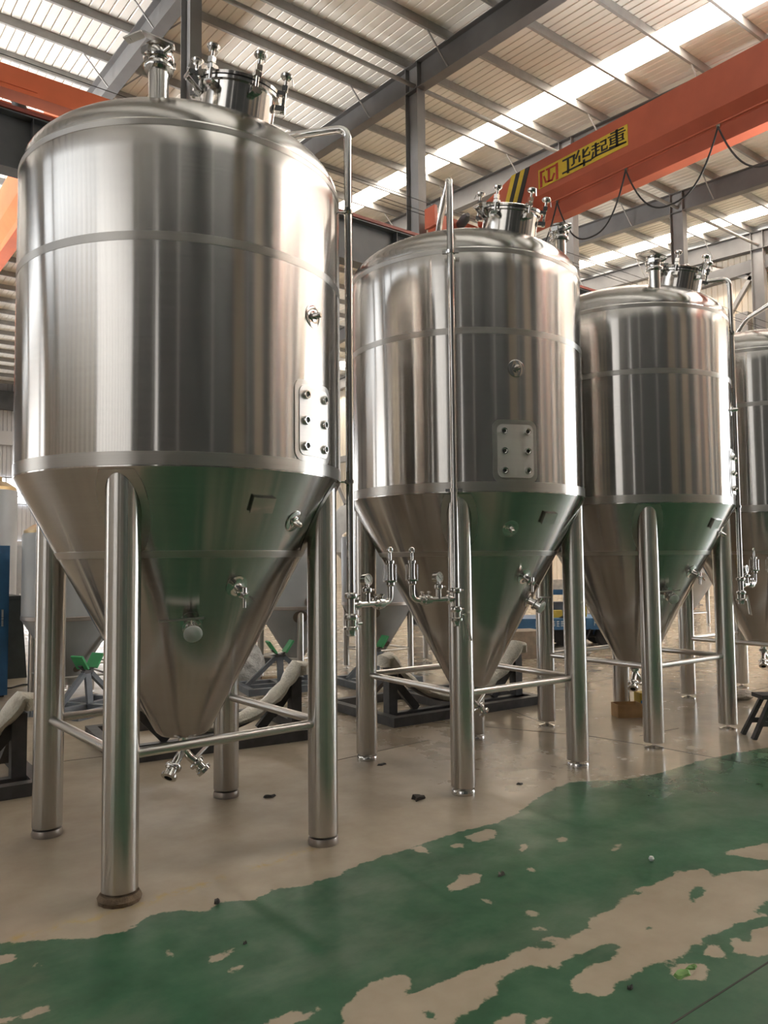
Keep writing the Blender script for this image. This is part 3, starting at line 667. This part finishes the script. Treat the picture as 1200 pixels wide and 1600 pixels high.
    def clampm(z):
        d = P.normalized(); q = Vector((P.x, P.y, z)); mb = MB()
        mb.tube(q - d*(.985-R+.01), q, .006, 8); mb.lathe([(.025, -.011), (.031, -.011), (.031, .011), (.025, .011)], 18, Matrix.Translation(q))
        s_ = d.cross(Vector((0, 0, 1))); mb.box(q+s_*.042, (.03, .02, .02), Matrix.Rotation(math.atan2(s_.y, s_.x), 3, 'Z')); mb.box(q-s_*.042, (.03, .02, .02), Matrix.Rotation(math.atan2(s_.y, s_.x), 3, 'Z')); return mb
    for z in (3.73, 2.07): cached(('pc', K, pipe_az, z), lambda: clampm(z), 'pipe_clamp', 'chrome', vp)
    bd = Vector((hx*.99, .12, 0)).normalized()
    zb = 1.335
    def branch():
        mb = MB(); o = P + Vector((0, 0, zb)); L_ = .34
        pts = bend([o, o+bd*L_, o+bd*L_+Vector((0, 0, .11))], .07, 6); mb.sweep(pts, .019, 14)
        for f_ in (.16, .62, .78): 
            m_ = frame_m(o+bd*(L_*f_), bd, (0, 0, 1)); mb = join(mb, ferrule(m_, .021))
        m_ = frame_m(o+bd*(L_*.70), bd, (0, 0, 1)); mb.lathe([(.02, -.02), (.038, -.014), (.038, .014), (.02, .02)], 18, m_); mb.bar(m_ @ Vector((0, -.03, 0)), m_ @ Vector((.03, -.09, .03)), .014, .006)
        mb.lathe([(.019, 0), (.019, .075), (.03, .078), (.03, .088), (.014, .092), (.012, .12)], 16, Matrix.Translation(o+bd*(L_*.40)))
        mb = join(mb, ferrule(Matrix.Translation(o+bd*(L_*.40)+Vector((0, 0, .083))), .02))
        for z in (1.265, 1.39): mb = join(mb, ferrule(Matrix.Translation(P+Vector((0, 0, z))), .026))
        return mb
    cached(('br', K, pipe_az), branch, 'branch_pipe', 'chrome', vp)
    G = P + Vector((0, 0, zb)) + bd*(.34*.40) + Vector((0, 0, .145))
    gd = Vector((.2, -1, .05))
    cached(('ga', K, pipe_az), lambda: MB().lathe([(0, -.035), (.03, -.033), (.034, -.028), (.034, .004), (.038, .006), (.038, .012), (.033, .012), (.032, .006)], 28, frame_m(G, gd)), 'pressure_gauge', 'chrome', vp)
    cached(('gf', K, pipe_az), lambda: MB().lathe([(.033, .005), (.033, .007), (0, .007)], 24, frame_m(G, gd)), 'gauge_dial', 'dial', vp)
    def needle():
        m_ = frame_m(G, gd, (0, 0, 1)); mb = MB(); mb.bar(m_ @ Vector((-.012, -.012, .009)), m_ @ Vector((.018, .018, .009)), .003, .002)
        for k in range(9):
            q = math.radians(-130+k*32); mb.bar(m_ @ Vector((.025*math.cos(q), .025*math.sin(q), .008)), m_ @ Vector((.030*math.cos(q), .030*math.sin(q), .008)), .002, .001)
        return mb
    cached(('gn', K, pipe_az), needle, 'gauge_needle', 'black', vp)
    RV = P + Vector((0, 0, zb+.11)) + bd*.34
    def relief():
        m_ = Matrix.Translation(RV); mb = MB(); mb.lathe([(.02, -.01), (.028, 0), (.028, .014), (.044, .018), (.046, .026), (.022, .03), (.019, .05), (.019, .13), (.026, .134), (.026, .15), (.010, .156), (.009, .20)], 22, m_)
        mb.sweep([RV+Vector((.016*math.cos(q), 0, .218+.016*math.sin(q))) for q in [2*PI*k/14 for k in range(15)]], .006, 8); return mb
    cached(('rv', K, pipe_az), relief, 'relief_valve', 'chrome', vp)
    cached(('rc', K, pipe_az), lambda: MB().lathe([(.044, .024), (.044, .125), (.041, .125), (.041, .026)], 28, Matrix.Translation(RV)), 'relief_cup', 'glass', vp)['label'] = 'clear cup around the relief valve'
    def bottom():
        m_ = Matrix.Translation(P); mb = MB(); mb.lathe([(.024, 1.275), (.040, 1.27), (.042, 1.258), (.038, 1.25), (.034, 1.245), (.034, 1.21), (.046, 1.205), (.046, 1.19), (.03, 1.185), (.026, 1.17), (.026, 1.155), (.018, 1.15), (.016, 1.165)], 22, m_)
        mb.tube(P+Vector((.035, -.02, 1.225)), P+Vector((.06, -.03, 1.225)), .010, 8); return mb
    cached(('bv', K, pipe_az), bottom, 'bottom_valve', 'chrome', vp)
    if mir or feet == 'feet':
        cached(('bh', K, pipe_az), lambda: join(MB().bar(P+Vector((.055, -.03, 1.235)), P+Vector((.10, -.04, 1.05)), .016, .006), MB().bar(P+Vector((.05, -.03, 1.235)), P+Vector((.065, -.04, 1.06)), .014, .006)), 'valve_handle', 'bar', vp)
    return t
make_tank('brushed steel conical tank nearest the camera, a rusty pad under its front leg', 1.881, 4.424, 1.6, False, -36.6, 'pads', 1)
make_tank('second brushed steel conical tank, a vent pipe running down across its front', 4.347, 4.612, -1.77, True, -40.8, 'low', -1)
make_tank('third brushed steel conical tank in the row, with a cardboard box by its back leg', 6.45, 4.56, -.12, False, -45, 'feet', 1)
make_tank('last brushed steel conical tank of the row, partly cut off behind the dark trestle stool', 8.821, 4.532, 0, True, -40.8, 'feet', -1)

# ================================================================== cranes
SEC = [(0, 11.04), (0, 10.2), (.19, 9.93), (.19, 9.62), (.10, 9.60), (.10, 9.555), (.40, 9.555), (.40, 9.60), (.31, 9.62), (.31, 9.93), (.50, 10.2), (.50, 11.04)]
def crane(x, ya, yb, label, mat, yend):
    t = thing('overhead_crane', label, 'crane', (x, ya, 0))
    # girder, tapering where it sits on the end truck
    mb = MB(); prof = lambda z0: [(p, max(z, z0)) for p, z in SEC]
    ys = [(ya, 1.0), (ya+1.3, 0), (yb-1.3, 0), (yb, 1.0)]
    n = len(SEC)
    for y, k in ys:
        for p, z in SEC:
            zt = z if z < 10.3 else z - .42*k
            zl = zt if k == 0 else max(zt, 10.1) if zt < 10.1 else zt
            mb.v.append((p, y-ya, zl))
    for i in range(len(ys)-1):
        for k in range(n): mb.f.append((i*n+k, i*n+(k+1) % n, (i+1)*n+(k+1) % n, (i+1)*n+k))
    mb.f += [tuple(range(n)), tuple((len(ys)-1)*n+k for k in range(n))]
    g = mb.build('bridge_girder', mat, t, False)
    for y in (ya, yb):
        e = MB().box((0.25, y-ya, 9.86), (3.6, .34, .42)).build('end_truck', mat, t, False)
        for sx in (-1.5, 1.5):
            mb = MB(); mb.lathe([(0, -.05), (.16, -.05), (.16, .05), (0, .05)], 20, frame_m((.25+sx, y-ya, 9.63), (0, 1, 0))); mb.build('wheel', 'beam', e)
        mb = MB(); mb.lathe([(0, -.2), (.11, -.2), (.12, -.16), (.12, .12), (.09, .18), (.05, .28), (0, .28)], 18, frame_m((-.9, y-ya-.42, 9.95), (-.35, -1, .15))); mb.build('drive_motor', 'beam', e)
        mb = MB(); mb.box((-1.62, y-ya-.03, 9.99), (.08, .38, .5)); mb.build('buffer_plate', mat, e, False)
    return t
cr = crane(14.0, -9.3, 14.25, 'big red overhead crane bridge carrying a yellow banner above the second and third tanks', 'red', 14.25)
cr2 = crane(4.05, 15.4, 38.6, 'orange crane bridge in the far bay glimpsed beside the nearest tank', 'orange', 38.6)
YO = 9.3                                          # crane origin is at y=-9.3
sg = MB().box((-.006, 10.925+YO, 10.58), (.008, 2.49, .462)).build('banner', 'yellow', cr, False); sg['label'] = 'yellow banner with a red emblem and black characters'
def strokes(L):
    mb = MB()
    for u0, v0, u1, v1, w in L:
        a = np.array([2.48*u0, .455*v0]); b_ = np.array([2.48*u1, .455*v1]); d = b_-a; l = np.hypot(*d)+1e-9; d = d/l; n = np.array([-d[1], d[0]])
        w1 = w*2.48*.44 if abs(d[1]) > .5 else w*.86
        q = [a-d*.008+n*w1, b_+d*.008+n*w1, b_+d*.008-n*w1, a-d*.008-n*w1]
        mb.prism([tuple(p) for p in q], lambda p, h: (h, 12.165-p[0]+YO, 10.352+p[1]), -.0105, -.0155)
    return mb
strokes(LOGO).build('emblem', 'signred', sg, False)
strokes(STROKES).build('lettering', 'black', sg, False)
for i, m_ in enumerate(('yellow', 'black', 'yellow', 'black')):
    y = 13.03 - i*.15; MB().prism([(y, 11.03), (y-.15, 11.03), (y-.15+.32, 10.21), (y+.32, 10.21)], lambda p, h: (h, p[0]+YO, p[1]), -.003, -.012).build('hazard_stripe', m_, cr, False)
# festoon cable: carriers under the girder and sagging loops
fy = [13.5, 11.56, 9.70, 7.63, 5.6, 3.5]
for y in fy:
    mb = MB(); mb.box((-.06, y+YO, 9.80), (.05, .07, .06)); mb.build('cable_carrier', 'chrome', cr, False)
mb = MB(); mb.box((-.06, 3+YO, 9.85), (.04, 22, .03)); mb.build('festoon_rail', 'red', cr, False)
for a, b_ in zip(fy, fy[1:]):
    pts = [Vector((-.09, a+YO+(b_-a)*q, 9.78-1.13*(1-abs(2*q-1)**2.6))) for q in [k/24 for k in range(25)]]
    MB().sweep(pts, .018, 8).build('festoon_cable', 'cable', cr)
pts = [Vector((-.09, 23.0-15.4+q*2.0, 9.3-1.6*(1-abs(2*q-1)**2.2))) for q in [k/20 for k in range(21)]]
MB().sweep(pts, .03, 8).build('festoon_cable', 'cable', cr2)
# a third end truck resting further back on the same runway beam
t = thing('crane_end_truck', 'orange crane end truck resting on the runway rail above the nearest tank at left', 'crane truck', (2.2, 14.25, 9.47))
MB().box((0, 0, .40), (5.0, .36, .42)).build('beam_box', 'orange', t, False)
for sx in (-1.9, 0, 1.9):
    MB().lathe([(0, -.06), (.19, -.06), (.19, .06), (0, .06)], 24, frame_m((sx, 0, .20), (0, 1, 0))).build('wheel', 'beam', t)
MB().box((.55, -.19, .40), (1.0, .02, .26)).build('cover_plate', 'orange', t, False)

# ================================================================== background tanks
def grey_tank(label, x, y, rz, r=.54, zc=.95, zt=1.95, zb=.17, cap=True, fit=True):
    t = thing('small_cone_tank', label, 'tank', (x, y, 0), math.radians(rz), 'film covered small tanks behind the row')
    MB().lathe([(r-.02, zc), (r, zc+.01), (r, zt-.02), (r-.012, zt)], 64).build('body', 'film', t)
    MB().lathe([(r+.002, zc-.005), (r+.006, zc), (r+.006, zc+.04), (r+.002, zc+.045)], 64).build('ring_band', 'ring', t)
    MB().lathe([(r, zc), (.07, zb+.03), (.05, zb), (0, zb)], 64).build('cone', 'film', t)
    MB().lathe([(r-.012, zt), (r-.014, zt+.03), (r*.8, zt+.10), (r*.4, zt+.15), (0, zt+.16)], 48).build('dome', 'gold', t)
    if cap: MB().lathe([(.11, zt+.10), (.11, zt+.2), (.13, zt+.2), (.13, zt+.23), (.05, zt+.27), (0, zt+.27)], 28, Matrix.Translation((-.18, .1, 0))).build('manway_neck', 'ring', t)
    q = .34; cs = [(-q, -q), (q, -q), (q, q), (-q, q)]
    for i, (lx, ly) in enumerate(cs):
        lg = MB().lathe([(0, .04), (.045, .04), (.045, .93), (0, .93)], 20).build('leg', 'bar', t); lg.location = (lx, ly, 0)
        MB().lathe([(0, 0), (.05, 0), (.05, .008), (.012, .014), (.012, .045), (0, .045)], 16).build('foot', 'chrome', lg)
        b_ = cs[(i+1) % 4]; MB().tube((lx, ly, .30), (*b_, .30), .014, 10).build('crossbar', 'bar', t)
        d = math.hypot(lx, ly); rr = d-.0; sl = (zc-zb-.03)/(r-.07); z = zb+.03+(rr-.07)*sl; n_ = Vector((lx/d, ly/d, -1/sl)).normalized()
        MB().lathe([(.10, 0), (.10, .004), (0, .005)], 24, frame_m((lx, ly, z), n_)).build('bare_patch', 'brownpatch', t)
    if fit:
        for a in (-55, -125, 60):
            MB().lathe([(.055, 0), (.055, .006), (.02, .008), (.014, .03), (0, .032)], 20, frame_m(pol(a, r, zc+.10), pol(a, 1, 0))).build('boss', 'ring', t)
        sl = (r-.07)/(zc-zb-.03)
        for a in (-80, -20): 
            z = zb+.2; MB().lathe([(.045, 0), (.045, .006), (0, .008)], 18, frame_m(pol(a, .07+(z-zb-.03)*sl, z), pol(a, 1, 0)-Vector((0, 0, sl)))).build('boss', 'brownpatch', t)
        MB().lathe([(.02, zb-.08), (.02, zb+.01)], 14).build('outlet', 'chrome', t)
    return t
grey_tank('small grey film covered cone tank glimpsed under the left edge of the nearest tank', 2.72, 9.72, 0)
grey_tank('small grey film covered cone tank right behind the green cradle by the plastic film', 5.67, 9.49, 22)
grey_tank('small grey film covered cone tank behind the gap between first and second tanks', 7.05, 9.42, 0)
grey_tank('small grey cone tank mostly hidden behind the second tank, one leg showing', 8.5, 9.3, 0)
grey_tank('grey cone tank far off between the legs of the third tank', 17.0, 10.55, -8, r=.75, zc=1.2, zt=2.3)
grey_tank('small cone tank standing far behind the film covered one at left', 3.1, 10.8, 10, fit=False)
t = thing('tall_grey_tank', 'tall grey tank with a golden top behind the blue cabinet', 'tank', (2.42, 13.1, 0))
MB().lathe([(.0, .3), (.25, .3), (.42, .5), (.42, 2.7), (.40, 2.72)], 48).build('body', 'film', t)
MB().lathe([(.41, 2.71), (.40, 2.76), (.28, 2.84), (.2, 2.86), (.2, 2.92), (.1, 2.97), (0, 2.97)], 40).build('dome', 'gold', t)
for k in range(4): MB().lathe([(0, 0), (.04, 0), (.04, .6), (0, .6)], 12, Matrix.Translation((.28*math.cos(k*PI/2+.78), .28*math.sin(k*PI/2+.78), 0))).build('leg', 'bar', t)
t = thing('far_tank', 'little grey tank far behind, just right of the blue cabinet', 'tank', (4.15, 20.0, 0))
MB().lathe([(0, .5), (.1, .5), (.5, 1.25), (.5, 2.0), (.4, 2.1), (0, 2.15)], 32).build('body', 'film', t)
for k in range(4): MB().lathe([(0, 0), (.04, 0), (.04, .9), (0, .9)], 10, Matrix.Translation((.3*math.cos(k*PI/2+.78), .3*math.sin(k*PI/2+.78), 0))).build('leg', 'bar', t)
for k, (yy, hh) in enumerate(((43.5, 5.2), (46.2, 4.6))):
    t = thing('distant_tank', ('taller' if k == 0 else 'shorter') + ' of two pale tanks at the far end of the hall', 'tank', (28.4-2*k, yy-3, 0))
    MB().lathe([(0, 1.0), (.2, 1.0), (1.1, 2.1), (1.1, hh-.6), (.8, hh-.2), (0, hh)], 40).build('body', 'film', t)
    for q in range(4): MB().lathe([(0, 0), (.1, 0), (.1, 1.9), (0, 1.9)], 12, Matrix.Translation((.7*math.cos(q*PI/2), .7*math.sin(q*PI/2), 0))).build('leg', 'bar', t)
t = thing('blue_cabinet', 'tall blue steel cabinet standing at the left edge', 'cabinet', (1.86, 10.6, 0), math.radians(8))
MB().box((-.02, 0, .92), (.62, .5, 1.80)).build('body', 'blue', t, False)
MB().box((-.02, -.26, .95), (.58, .02, 1.66)).build('door', 'blue', t, False)
MB().tube((.2, -.30, .85), (.2, -.30, 1.05), .012, 8).build('handle', 'bar', t)
MB().box((-.02, 0, .03), (.56, .46, .06)).build('plinth', 'dark', t, False)
t = thing('dark_bin', 'dark green-grey steel bin on the floor beside the blue cabinet', 'bin', (2.40, 12.25, 0))
mb = MB(); mb.v = [(-.45, -.3, 0), (.36, -.3, 0), (.36, .3, 0), (-.45, .3, 0), (-.45, -.36, 1.12), (.26, -.36, 1.12), (.26, .36, 1.12), (-.45, .36, 1.12)]
mb.f = [(0, 1, 2, 3), (4, 5, 6, 7), (0, 1, 5, 4), (1, 2, 6, 5), (2, 3, 7, 6), (3, 0, 4, 7)]; mb.build('body', 'darkgreen', t, False)
MB().box((-.09, 0, 1.13), (.76, .76, .04)).build('rim', 'darkgreen', t, False)

# ================================================================== green padded cradles, wrapped saddles
def cradle(label, x, y, rz, s=1):
    t = thing('pad_cradle', label, 'cradle', (x, y, 0), math.radians(rz), 'welding cradles with green pads')
    for yy in (-.33, .33): MB().bar((-.5, yy, .04), (.5, yy, .04), .07, .08).build('base_beam', 'bluesteel', t, False)
    for xx in (-.46, .46): MB().bar((xx, -.33, .04), (xx, .33, .04), .07, .08).build('base_beam', 'bluesteel', t, False)
    MB().bar((0, -.33, .042), (0, .33, .042), .07, .07).build('base_beam', 'bluesteel', t, False)
    for xx in (-.42, .42): MB().bar((xx, 0, .08), (xx*.12, 0, .40), .05, .05).build('strut', 'bluesteel', t, False)
    MB().bar((0, -.04, .08), (0, 0, .41), .08, .03).build('strut', 'bluesteel', t, False)
    MB().bar((-.46, 0, .045), (.46, 0, .045), .07, .07).build('base_beam', 'bluesteel', t, False)
    MB().box((0, 0, .415), (.14, .05, .03)).build('top_plate', 'darksteel', t, False)
    for sx in (-1, 1):
        a = MB().bar((sx*.03, 0, .43), (sx*.11, 0, .49), .05, .02).build('pad_arm', 'darksteel', t, False)
        MB().bar((sx*.06, 0, .455), (sx*.16, 0, .60), .16, .022).build('pad', 'greenpad', t, False)
    return t
cradle('green padded cradle under the grey tank behind the nearest tank, beside the plastic film', 4.98, 8.72, -12)
cradle('green padded cradle under the leftmost film covered tank', 2.66, 8.85, 30)
cradle('green padded cradle half hidden behind the left leg of the second tank', 6.2, 8.35, -5)

def saddle(label, x0, y0, x1, y1, depth=1.2, zt=.62, sag=.47, right_only=False):
    L_ = math.hypot(x1-x0, y1-y0); t = thing('wrapped_saddle', label, 'saddle', (x0, y0, 0), math.atan2(y1-y0, x1-x0), 'foam wrapped transport saddles')
    for yy in (0, depth): MB().bar((-.05, yy, .045), (L_+.05, yy, .045), .09, .09).build('base_beam', 'darksteel', t, False)
    for xx in (0, L_/2, L_): MB().bar((xx, .045, .046), (xx, depth-.045, .046), .09, .088).build('base_beam', 'darksteel', t, False)
    yc = .22
    MB().bar((.0, yc, .05), (L_, yc, .05), .08, .07).build('base_beam', 'darksteel', t, False)
    R_ = ((L_/2-.08)**2+sag*sag)/(2*sag); zc = zt - sag + R_; a0 = math.asin((L_/2-.08)/R_)
    arc = [Vector((L_/2+R_*math.sin(a), yc, zc-R_*math.cos(a))) for a in [-a0+2*a0*k/28 for k in range(29)]]
    mb = MB(); mb.sweep([p-Vector((0, 0, .045)) for p in arc], (.016), 4); mb2 = MB(); mb2.sweep([p-Vector((0, 0, .03)) for p in arc], [(.07, .012)]*29, 8, True, (0, 1, 0)); mb2.build('arc_plate', 'darksteel', t)
    rr = random.Random(int(x0*10)); pad = []
    for k in range(29): q = 1+.12*math.sin(k*1.7)+rr.uniform(-.06, .06); pad.append((.105*q, .055*q))
    ends = [arc[0]+Vector((-.06, 0, -.07))] + [arc[0]+Vector((-.05, 0, .01))] + [p+Vector((0, 0, .02)) for p in arc] + [arc[-1]+Vector((.05, 0, .01)), arc[-1]+Vector((.06, 0, -.07))]
    MB().sweep(ends, [(.09, .05), (.10, .055)]+pad+[(.10, .055), (.09, .05)], 12, True, (0, 1, 0)).build('foam_pad', 'foam', t)
    for xx, sx in ((.10, 1), (L_-.10, -1)):
        MB().bar((xx, yc, .08), (xx, yc, zt-.09), .10, .10).build('post', 'darksteel', t, False)
        MB().bar((xx-sx*.0, yc+.02, zt-.16), (xx+sx*.34, yc+.02, .09), .05, .08).build('brace', 'darksteel', t, False)
        MB().bar((xx, yc+.05, zt-.18), (xx, yc+.55, .09), .07, .06).build('brace', 'darksteel', t, False)
    return t
saddle('dark steel saddle with white foam wrap, standing behind the second tank', 4.72, 6.04, 6.66, 5.98)
saddle('dark steel saddle with white foam wrap, standing behind the nearest tank', 2.16, 6.34, 3.86, 6.13)
saddle('dark steel saddle with white foam wrap, cut off at the left edge', -.42, 5.98, 1.46, 5.92)

# ================================================================== trolley, blocks, boxes, stool
t = thing('blue_trolley', 'blue platform trolley on black wheels behind the third tank', 'trolley', (11.25, 9.32, 0), math.radians(-37))
MB().box((0, .35, .43), (2.0, 1.0, .20)).build('deck', 'blue', t, False)
MB().box((-.10, .45, .98), (.62, .5, .09)).build('shelf', 'blue', t, False)
MB().box((-.10, .55, .66), (.56, .3, .26)).build('body_box', 'bluesteel', t, False)
for xx in (-.38, .18): MB().bar((xx, .4, .5), (xx, .4, .95), .05, .05).build('post', 'blue', t, False)
MB().box((-.1, .12, .28), (.34, .16, .3)).build('axle_housing', 'bluedark', t, False)
for xx, rr in ((0, .29), (.68, .2)):
    for yy in (.0, .72):
        w = MB().lathe([(.07, -.07), (rr*.86, -.08), (rr, -.06), (rr, .06), (rr*.86, .08), (.07, .07)], 28, frame_m((xx, yy, rr), (0, 1, 0))).build('wheel', 'tyre', t)
        MB().lathe([(0, -.065), (rr*.55, -.06), (rr*.55, .06), (0, .065)], 20, frame_m((xx, yy, rr), (0, 1, 0))).build('hub', 'bluedark', w)
MB().tube((.2, .0, .2), (.68, .0, .2), .025, 8).build('axle_bar', 'dark', t)
MB().sweep([Vector((.05+.3*q, -.16, .34-.22*(1-(2*q-1)**2))) for q in [k/12 for k in range(13)]], .015, 8).build('hose', 'cable', t)
mb = MB(); F = [((.43, .40), (.43, .50)), ((.43, .49), (.56, .49)), ((.43, .45), (.53, .45))]
for (a, b_), (c_, d_) in F: mb.bar((a, -.153, b_), (c_, -.153, d_), .004, .014)
rr = random.Random(3)
for k in range(7):
    x = -.62+.075*k
    for q in range(3): z = .40+.035*q; mb.bar((x, -.153, z), (x+.05, -.153, z+rr.uniform(-.01, .01)), .004, .010)
    mb.bar((x+.025, -.153, .39), (x+.025, -.153, .49), .004, .010)
mb.build('lettering', 'white', t, False)
MB().box((.34, .3, .70), (.12, .14, .34)).build('yellow_post', 'brass', t, False)
tag(MB().box((11.38, 9.70, 1.12), (.30, .22, .18), Matrix.Rotation(-.5, 3, 'Z')).build('carton', 'rag', None, False), 'pale carton on the top shelf of the blue trolley', 'box')
MB().box((-.17, .12, .596), (.16, .14, .13)).build('tool_box', 'brass', t, False)['label'] = 'ochre box on the deck'
tag(MB().box((9.55, 8.90, .22), (.62, .5, .44), Matrix.Rotation(-.35, 3, 'Z')).build('concrete_block', 'block', None, False), 'brown concrete block on the floor beside the blue trolley', 'block')
o = tag(MB().lathe([(0, 0), (.28, 0), (.34, .06), (.31, .12), (.2, .14), (.16, .09), (0, .08)], 24, Matrix.Translation((10.3, 8.45, 0)) @ Matrix.Diagonal((1, .8, 1, 1))).build('folded_sack', 'sack'), 'crumpled grey sack lying flat on the floor in front of the trolley', 'sack')
t = thing('cardboard_box', 'open brown cardboard box on the floor by the back leg of the third tank', 'box', (6.83, 4.93, 0), math.radians(-32))
for c_, s_ in (((0, -.09, .065), (.26, .006, .13)), ((0, .09, .065), (.26, .006, .13)), ((-.13, 0, .065), (.006, .18, .13)), ((.13, 0, .065), (.006, .18, .13)), ((0, 0, .004), (.26, .18, .006))):
    MB().box(c_, s_).build('side_panel' if s_[2] > .01 else 'bottom_panel', 'card', t, False)
t = thing('printed_carton', 'yellow and blue printed carton lying behind the open cardboard box', 'box', (7.30, 5.02, 0), math.radians(-30))
MB().box((0, 0, .09), (.22, .14, .18)).build('body', 'cardyel', t, False)
MB().prism([(-.10, .04), (.10, .02), (.10, .13), (.02, .11), (-.03, .15), (-.10, .10)], lambda p, h: (p[0], h, p[1]), -.0705, -.0725).build('print', 'cardblue', t, False)
MB().box((.0, .0, .19), (.08, .04, .025)).build('handle', 'dark', t, False)
t = thing('trestle_stool', 'dark steel trestle stool at the right edge of the floor', 'stool', (7.22, 3.42, 0), math.radians(-37))
MB().box((0, 0, .36), (.72, .20, .035)).build('seat', 'darksteel', t, False)
for yy in (-.08, .08):
    for sx in (-1, 1): MB().bar((sx*.17-.10, yy, .345), (sx*.35-.10 if sx < 0 else .21, yy*1.3, .0), .045, .035).build('leg', 'darksteel', t, False)
    MB().bar((-.38, yy*1.15, .13), (.16, yy*1.15, .13), .02, .045).build('stretcher', 'darksteel', t, False)
def lump(name, x, y, sx, sy, sz, mat, label, cat, seed, amp=.25, flat=0):
    rr = random.Random(seed); bm = bmesh.new(); bmesh.ops.create_icosphere(bm, subdivisions=4, radius=1)
    ph = [(rr.uniform(1.5, 5), rr.uniform(1.5, 5), rr.uniform(1.5, 5), rr.uniform(0, 6)) for _ in range(7)]
    for v in bm.verts:
        p = v.co.copy(); d = sum(abs(math.sin(a*p.x+b_*p.y+c_*p.z+e)) for a, b_, c_, e in ph)/7-.5
        q = p*(1+amp*d*1.6); v.co = (x+q.x*sx, y+q.y*sy, max(0, (q.z+.8)*sz*.55))
    me = D.meshes.new(name); bm.to_mesh(me); bm.free(); me.materials.append(MT[mat])
    me.polygons.foreach_set('use_smooth', [True]*len(me.polygons)); return tag(link(name, me), label, cat)
lump('white_rag', 8.62, 4.68, .15, .09, .10, 'rag', 'crumpled off-white rag on the floor behind the trestle stool', 'rag', 4)
lump('plastic_film', 4.84, 9.40, .23, .20, .50, 'plastic', 'heap of crumpled clear plastic film behind the nearest tank', 'plastic film', 9, .4)
tag(MB().lathe([(.03, -.18), (.05, -.18), (.05, .18), (.03, .18)], 16, frame_m((5.16, 9.16, .05), (1, -.3, 0))).build('pipe_offcut', 'wood'), 'short tan pipe offcut beside the crumpled plastic film', 'pipe')
tag(MB().box((6.2, 11.3, .05), (.7, .3, .1), Matrix.Rotation(.3, 3, 'Z')).build('dark_mat', 'dark', None, False), 'flat black mat lying on the floor behind the plastic film', 'mat')
for i, (a, b_) in enumerate((((2.98, 11.95, .03), (3.10, 12.2, .03)), ((2.95, 12.42, .035), (3.40, 12.32, .035)))):
    mb = MB(); mb.bar(a, b_, .08, .04); tag(mb.build('scrap_board', 'wood', None, False), ('shorter' if i == 0 else 'slanting') + ' scrap board on the floor right of the dark bin', 'board')
mb = MB(); mb.sweep([Vector((2.0+.09*k, 11.1+.10*math.sin(k*1.3), .012)) for k in range(9)], .01, 6); tag(mb.build('floor_cable', 'cable'), 'thin black cable lying on the floor below the dark bin', 'cable')
# small litter on the floor
def flake(name, x, y, s, mat, label, cat, seed, h=.012):
    rr = random.Random(seed); n = 9; mb = MB(); pts = [(s*rr.uniform(.5, 1.1)*math.cos(2*PI*k/n), s*.55*rr.uniform(.5, 1.1)*math.sin(2*PI*k/n)) for k in range(n)]
    a = rr.uniform(-.6, .6); pts = [(p*math.cos(a)-q*math.sin(a), p*math.sin(a)+q*math.cos(a)) for p, q in pts]
    mb.v = [(x+p, y+q, .001) for p, q in pts] + [(x+p*.8, y+q*.8, .003+rr.uniform(.3, 1)*h) for p, q in pts] + [(x, y, h*.6)]
    mb.f = [(k, (k+1) % n, n+(k+1) % n, n+k) for k in range(n)] + [(n+k, n+(k+1) % n, 2*n) for k in range(n)]
    mb.f.append(tuple(range(n)))
    return tag(mb.build(name, mat), label, cat)
flake('scrap_flake', 3.434, 4.15, .085, 'debris', 'black crumpled scrap on the floor left of the front leg of the second tank', 'scrap', 1, .03)
flake('scrap_flake', 2.667, 4.82, .05, 'debris', 'small dark scrap on the floor between the rear legs of the nearest tank', 'scrap', 2, .02)
flake('dry_leaf', 2.932, 2.898, .028, 'sack', 'dry curled leaf lying on the green paint', 'leaf', 3, .02)
flake('paint_chip', 2.79, 1.80, .055, 'leafg', 'bright green flake at the bottom right on a bare patch', 'flake', 4, .008)
flake('paint_chip', 2.86, 1.80, .03, 'leafg', 'smaller bright green flake beside the larger one', 'flake', 5, .008)
flake('scrap_flake', 1.66, 3.50, .022, 'debris', 'tiny dark clip at the edge of the green paint near the nearest tank', 'scrap', 6, .02)
flake('scrap_flake', 1.58, 3.065, .014, 'debris', 'tiny dark crumb on the green paint below the nearest tank', 'scrap', 7, .01)
flake('scrap_flake', 2.55, 1.86, .02, 'debris', 'dark crumb beside the floor joint at the bottom right', 'scrap', 8, .012)
tag(MB().lathe([(0, .0), (.010, .004), (.015, .015), (.010, .026), (0, .03)], 14, Matrix.Translation((3.683, 2.534, 0))).build('white_ball', 'white'), 'small white ball on the green paint at right', 'ball')
flake('scrap_flake', 3.76, 5.0, .05, 'debris', 'dark scrap on the floor just left of the second tank, by its left leg', 'scrap', 11, .012)
flake('scrap_flake', 4.2, 3.95, .03, 'debris', 'little dark scrap between the front and right legs of the second tank', 'scrap', 12, .012)
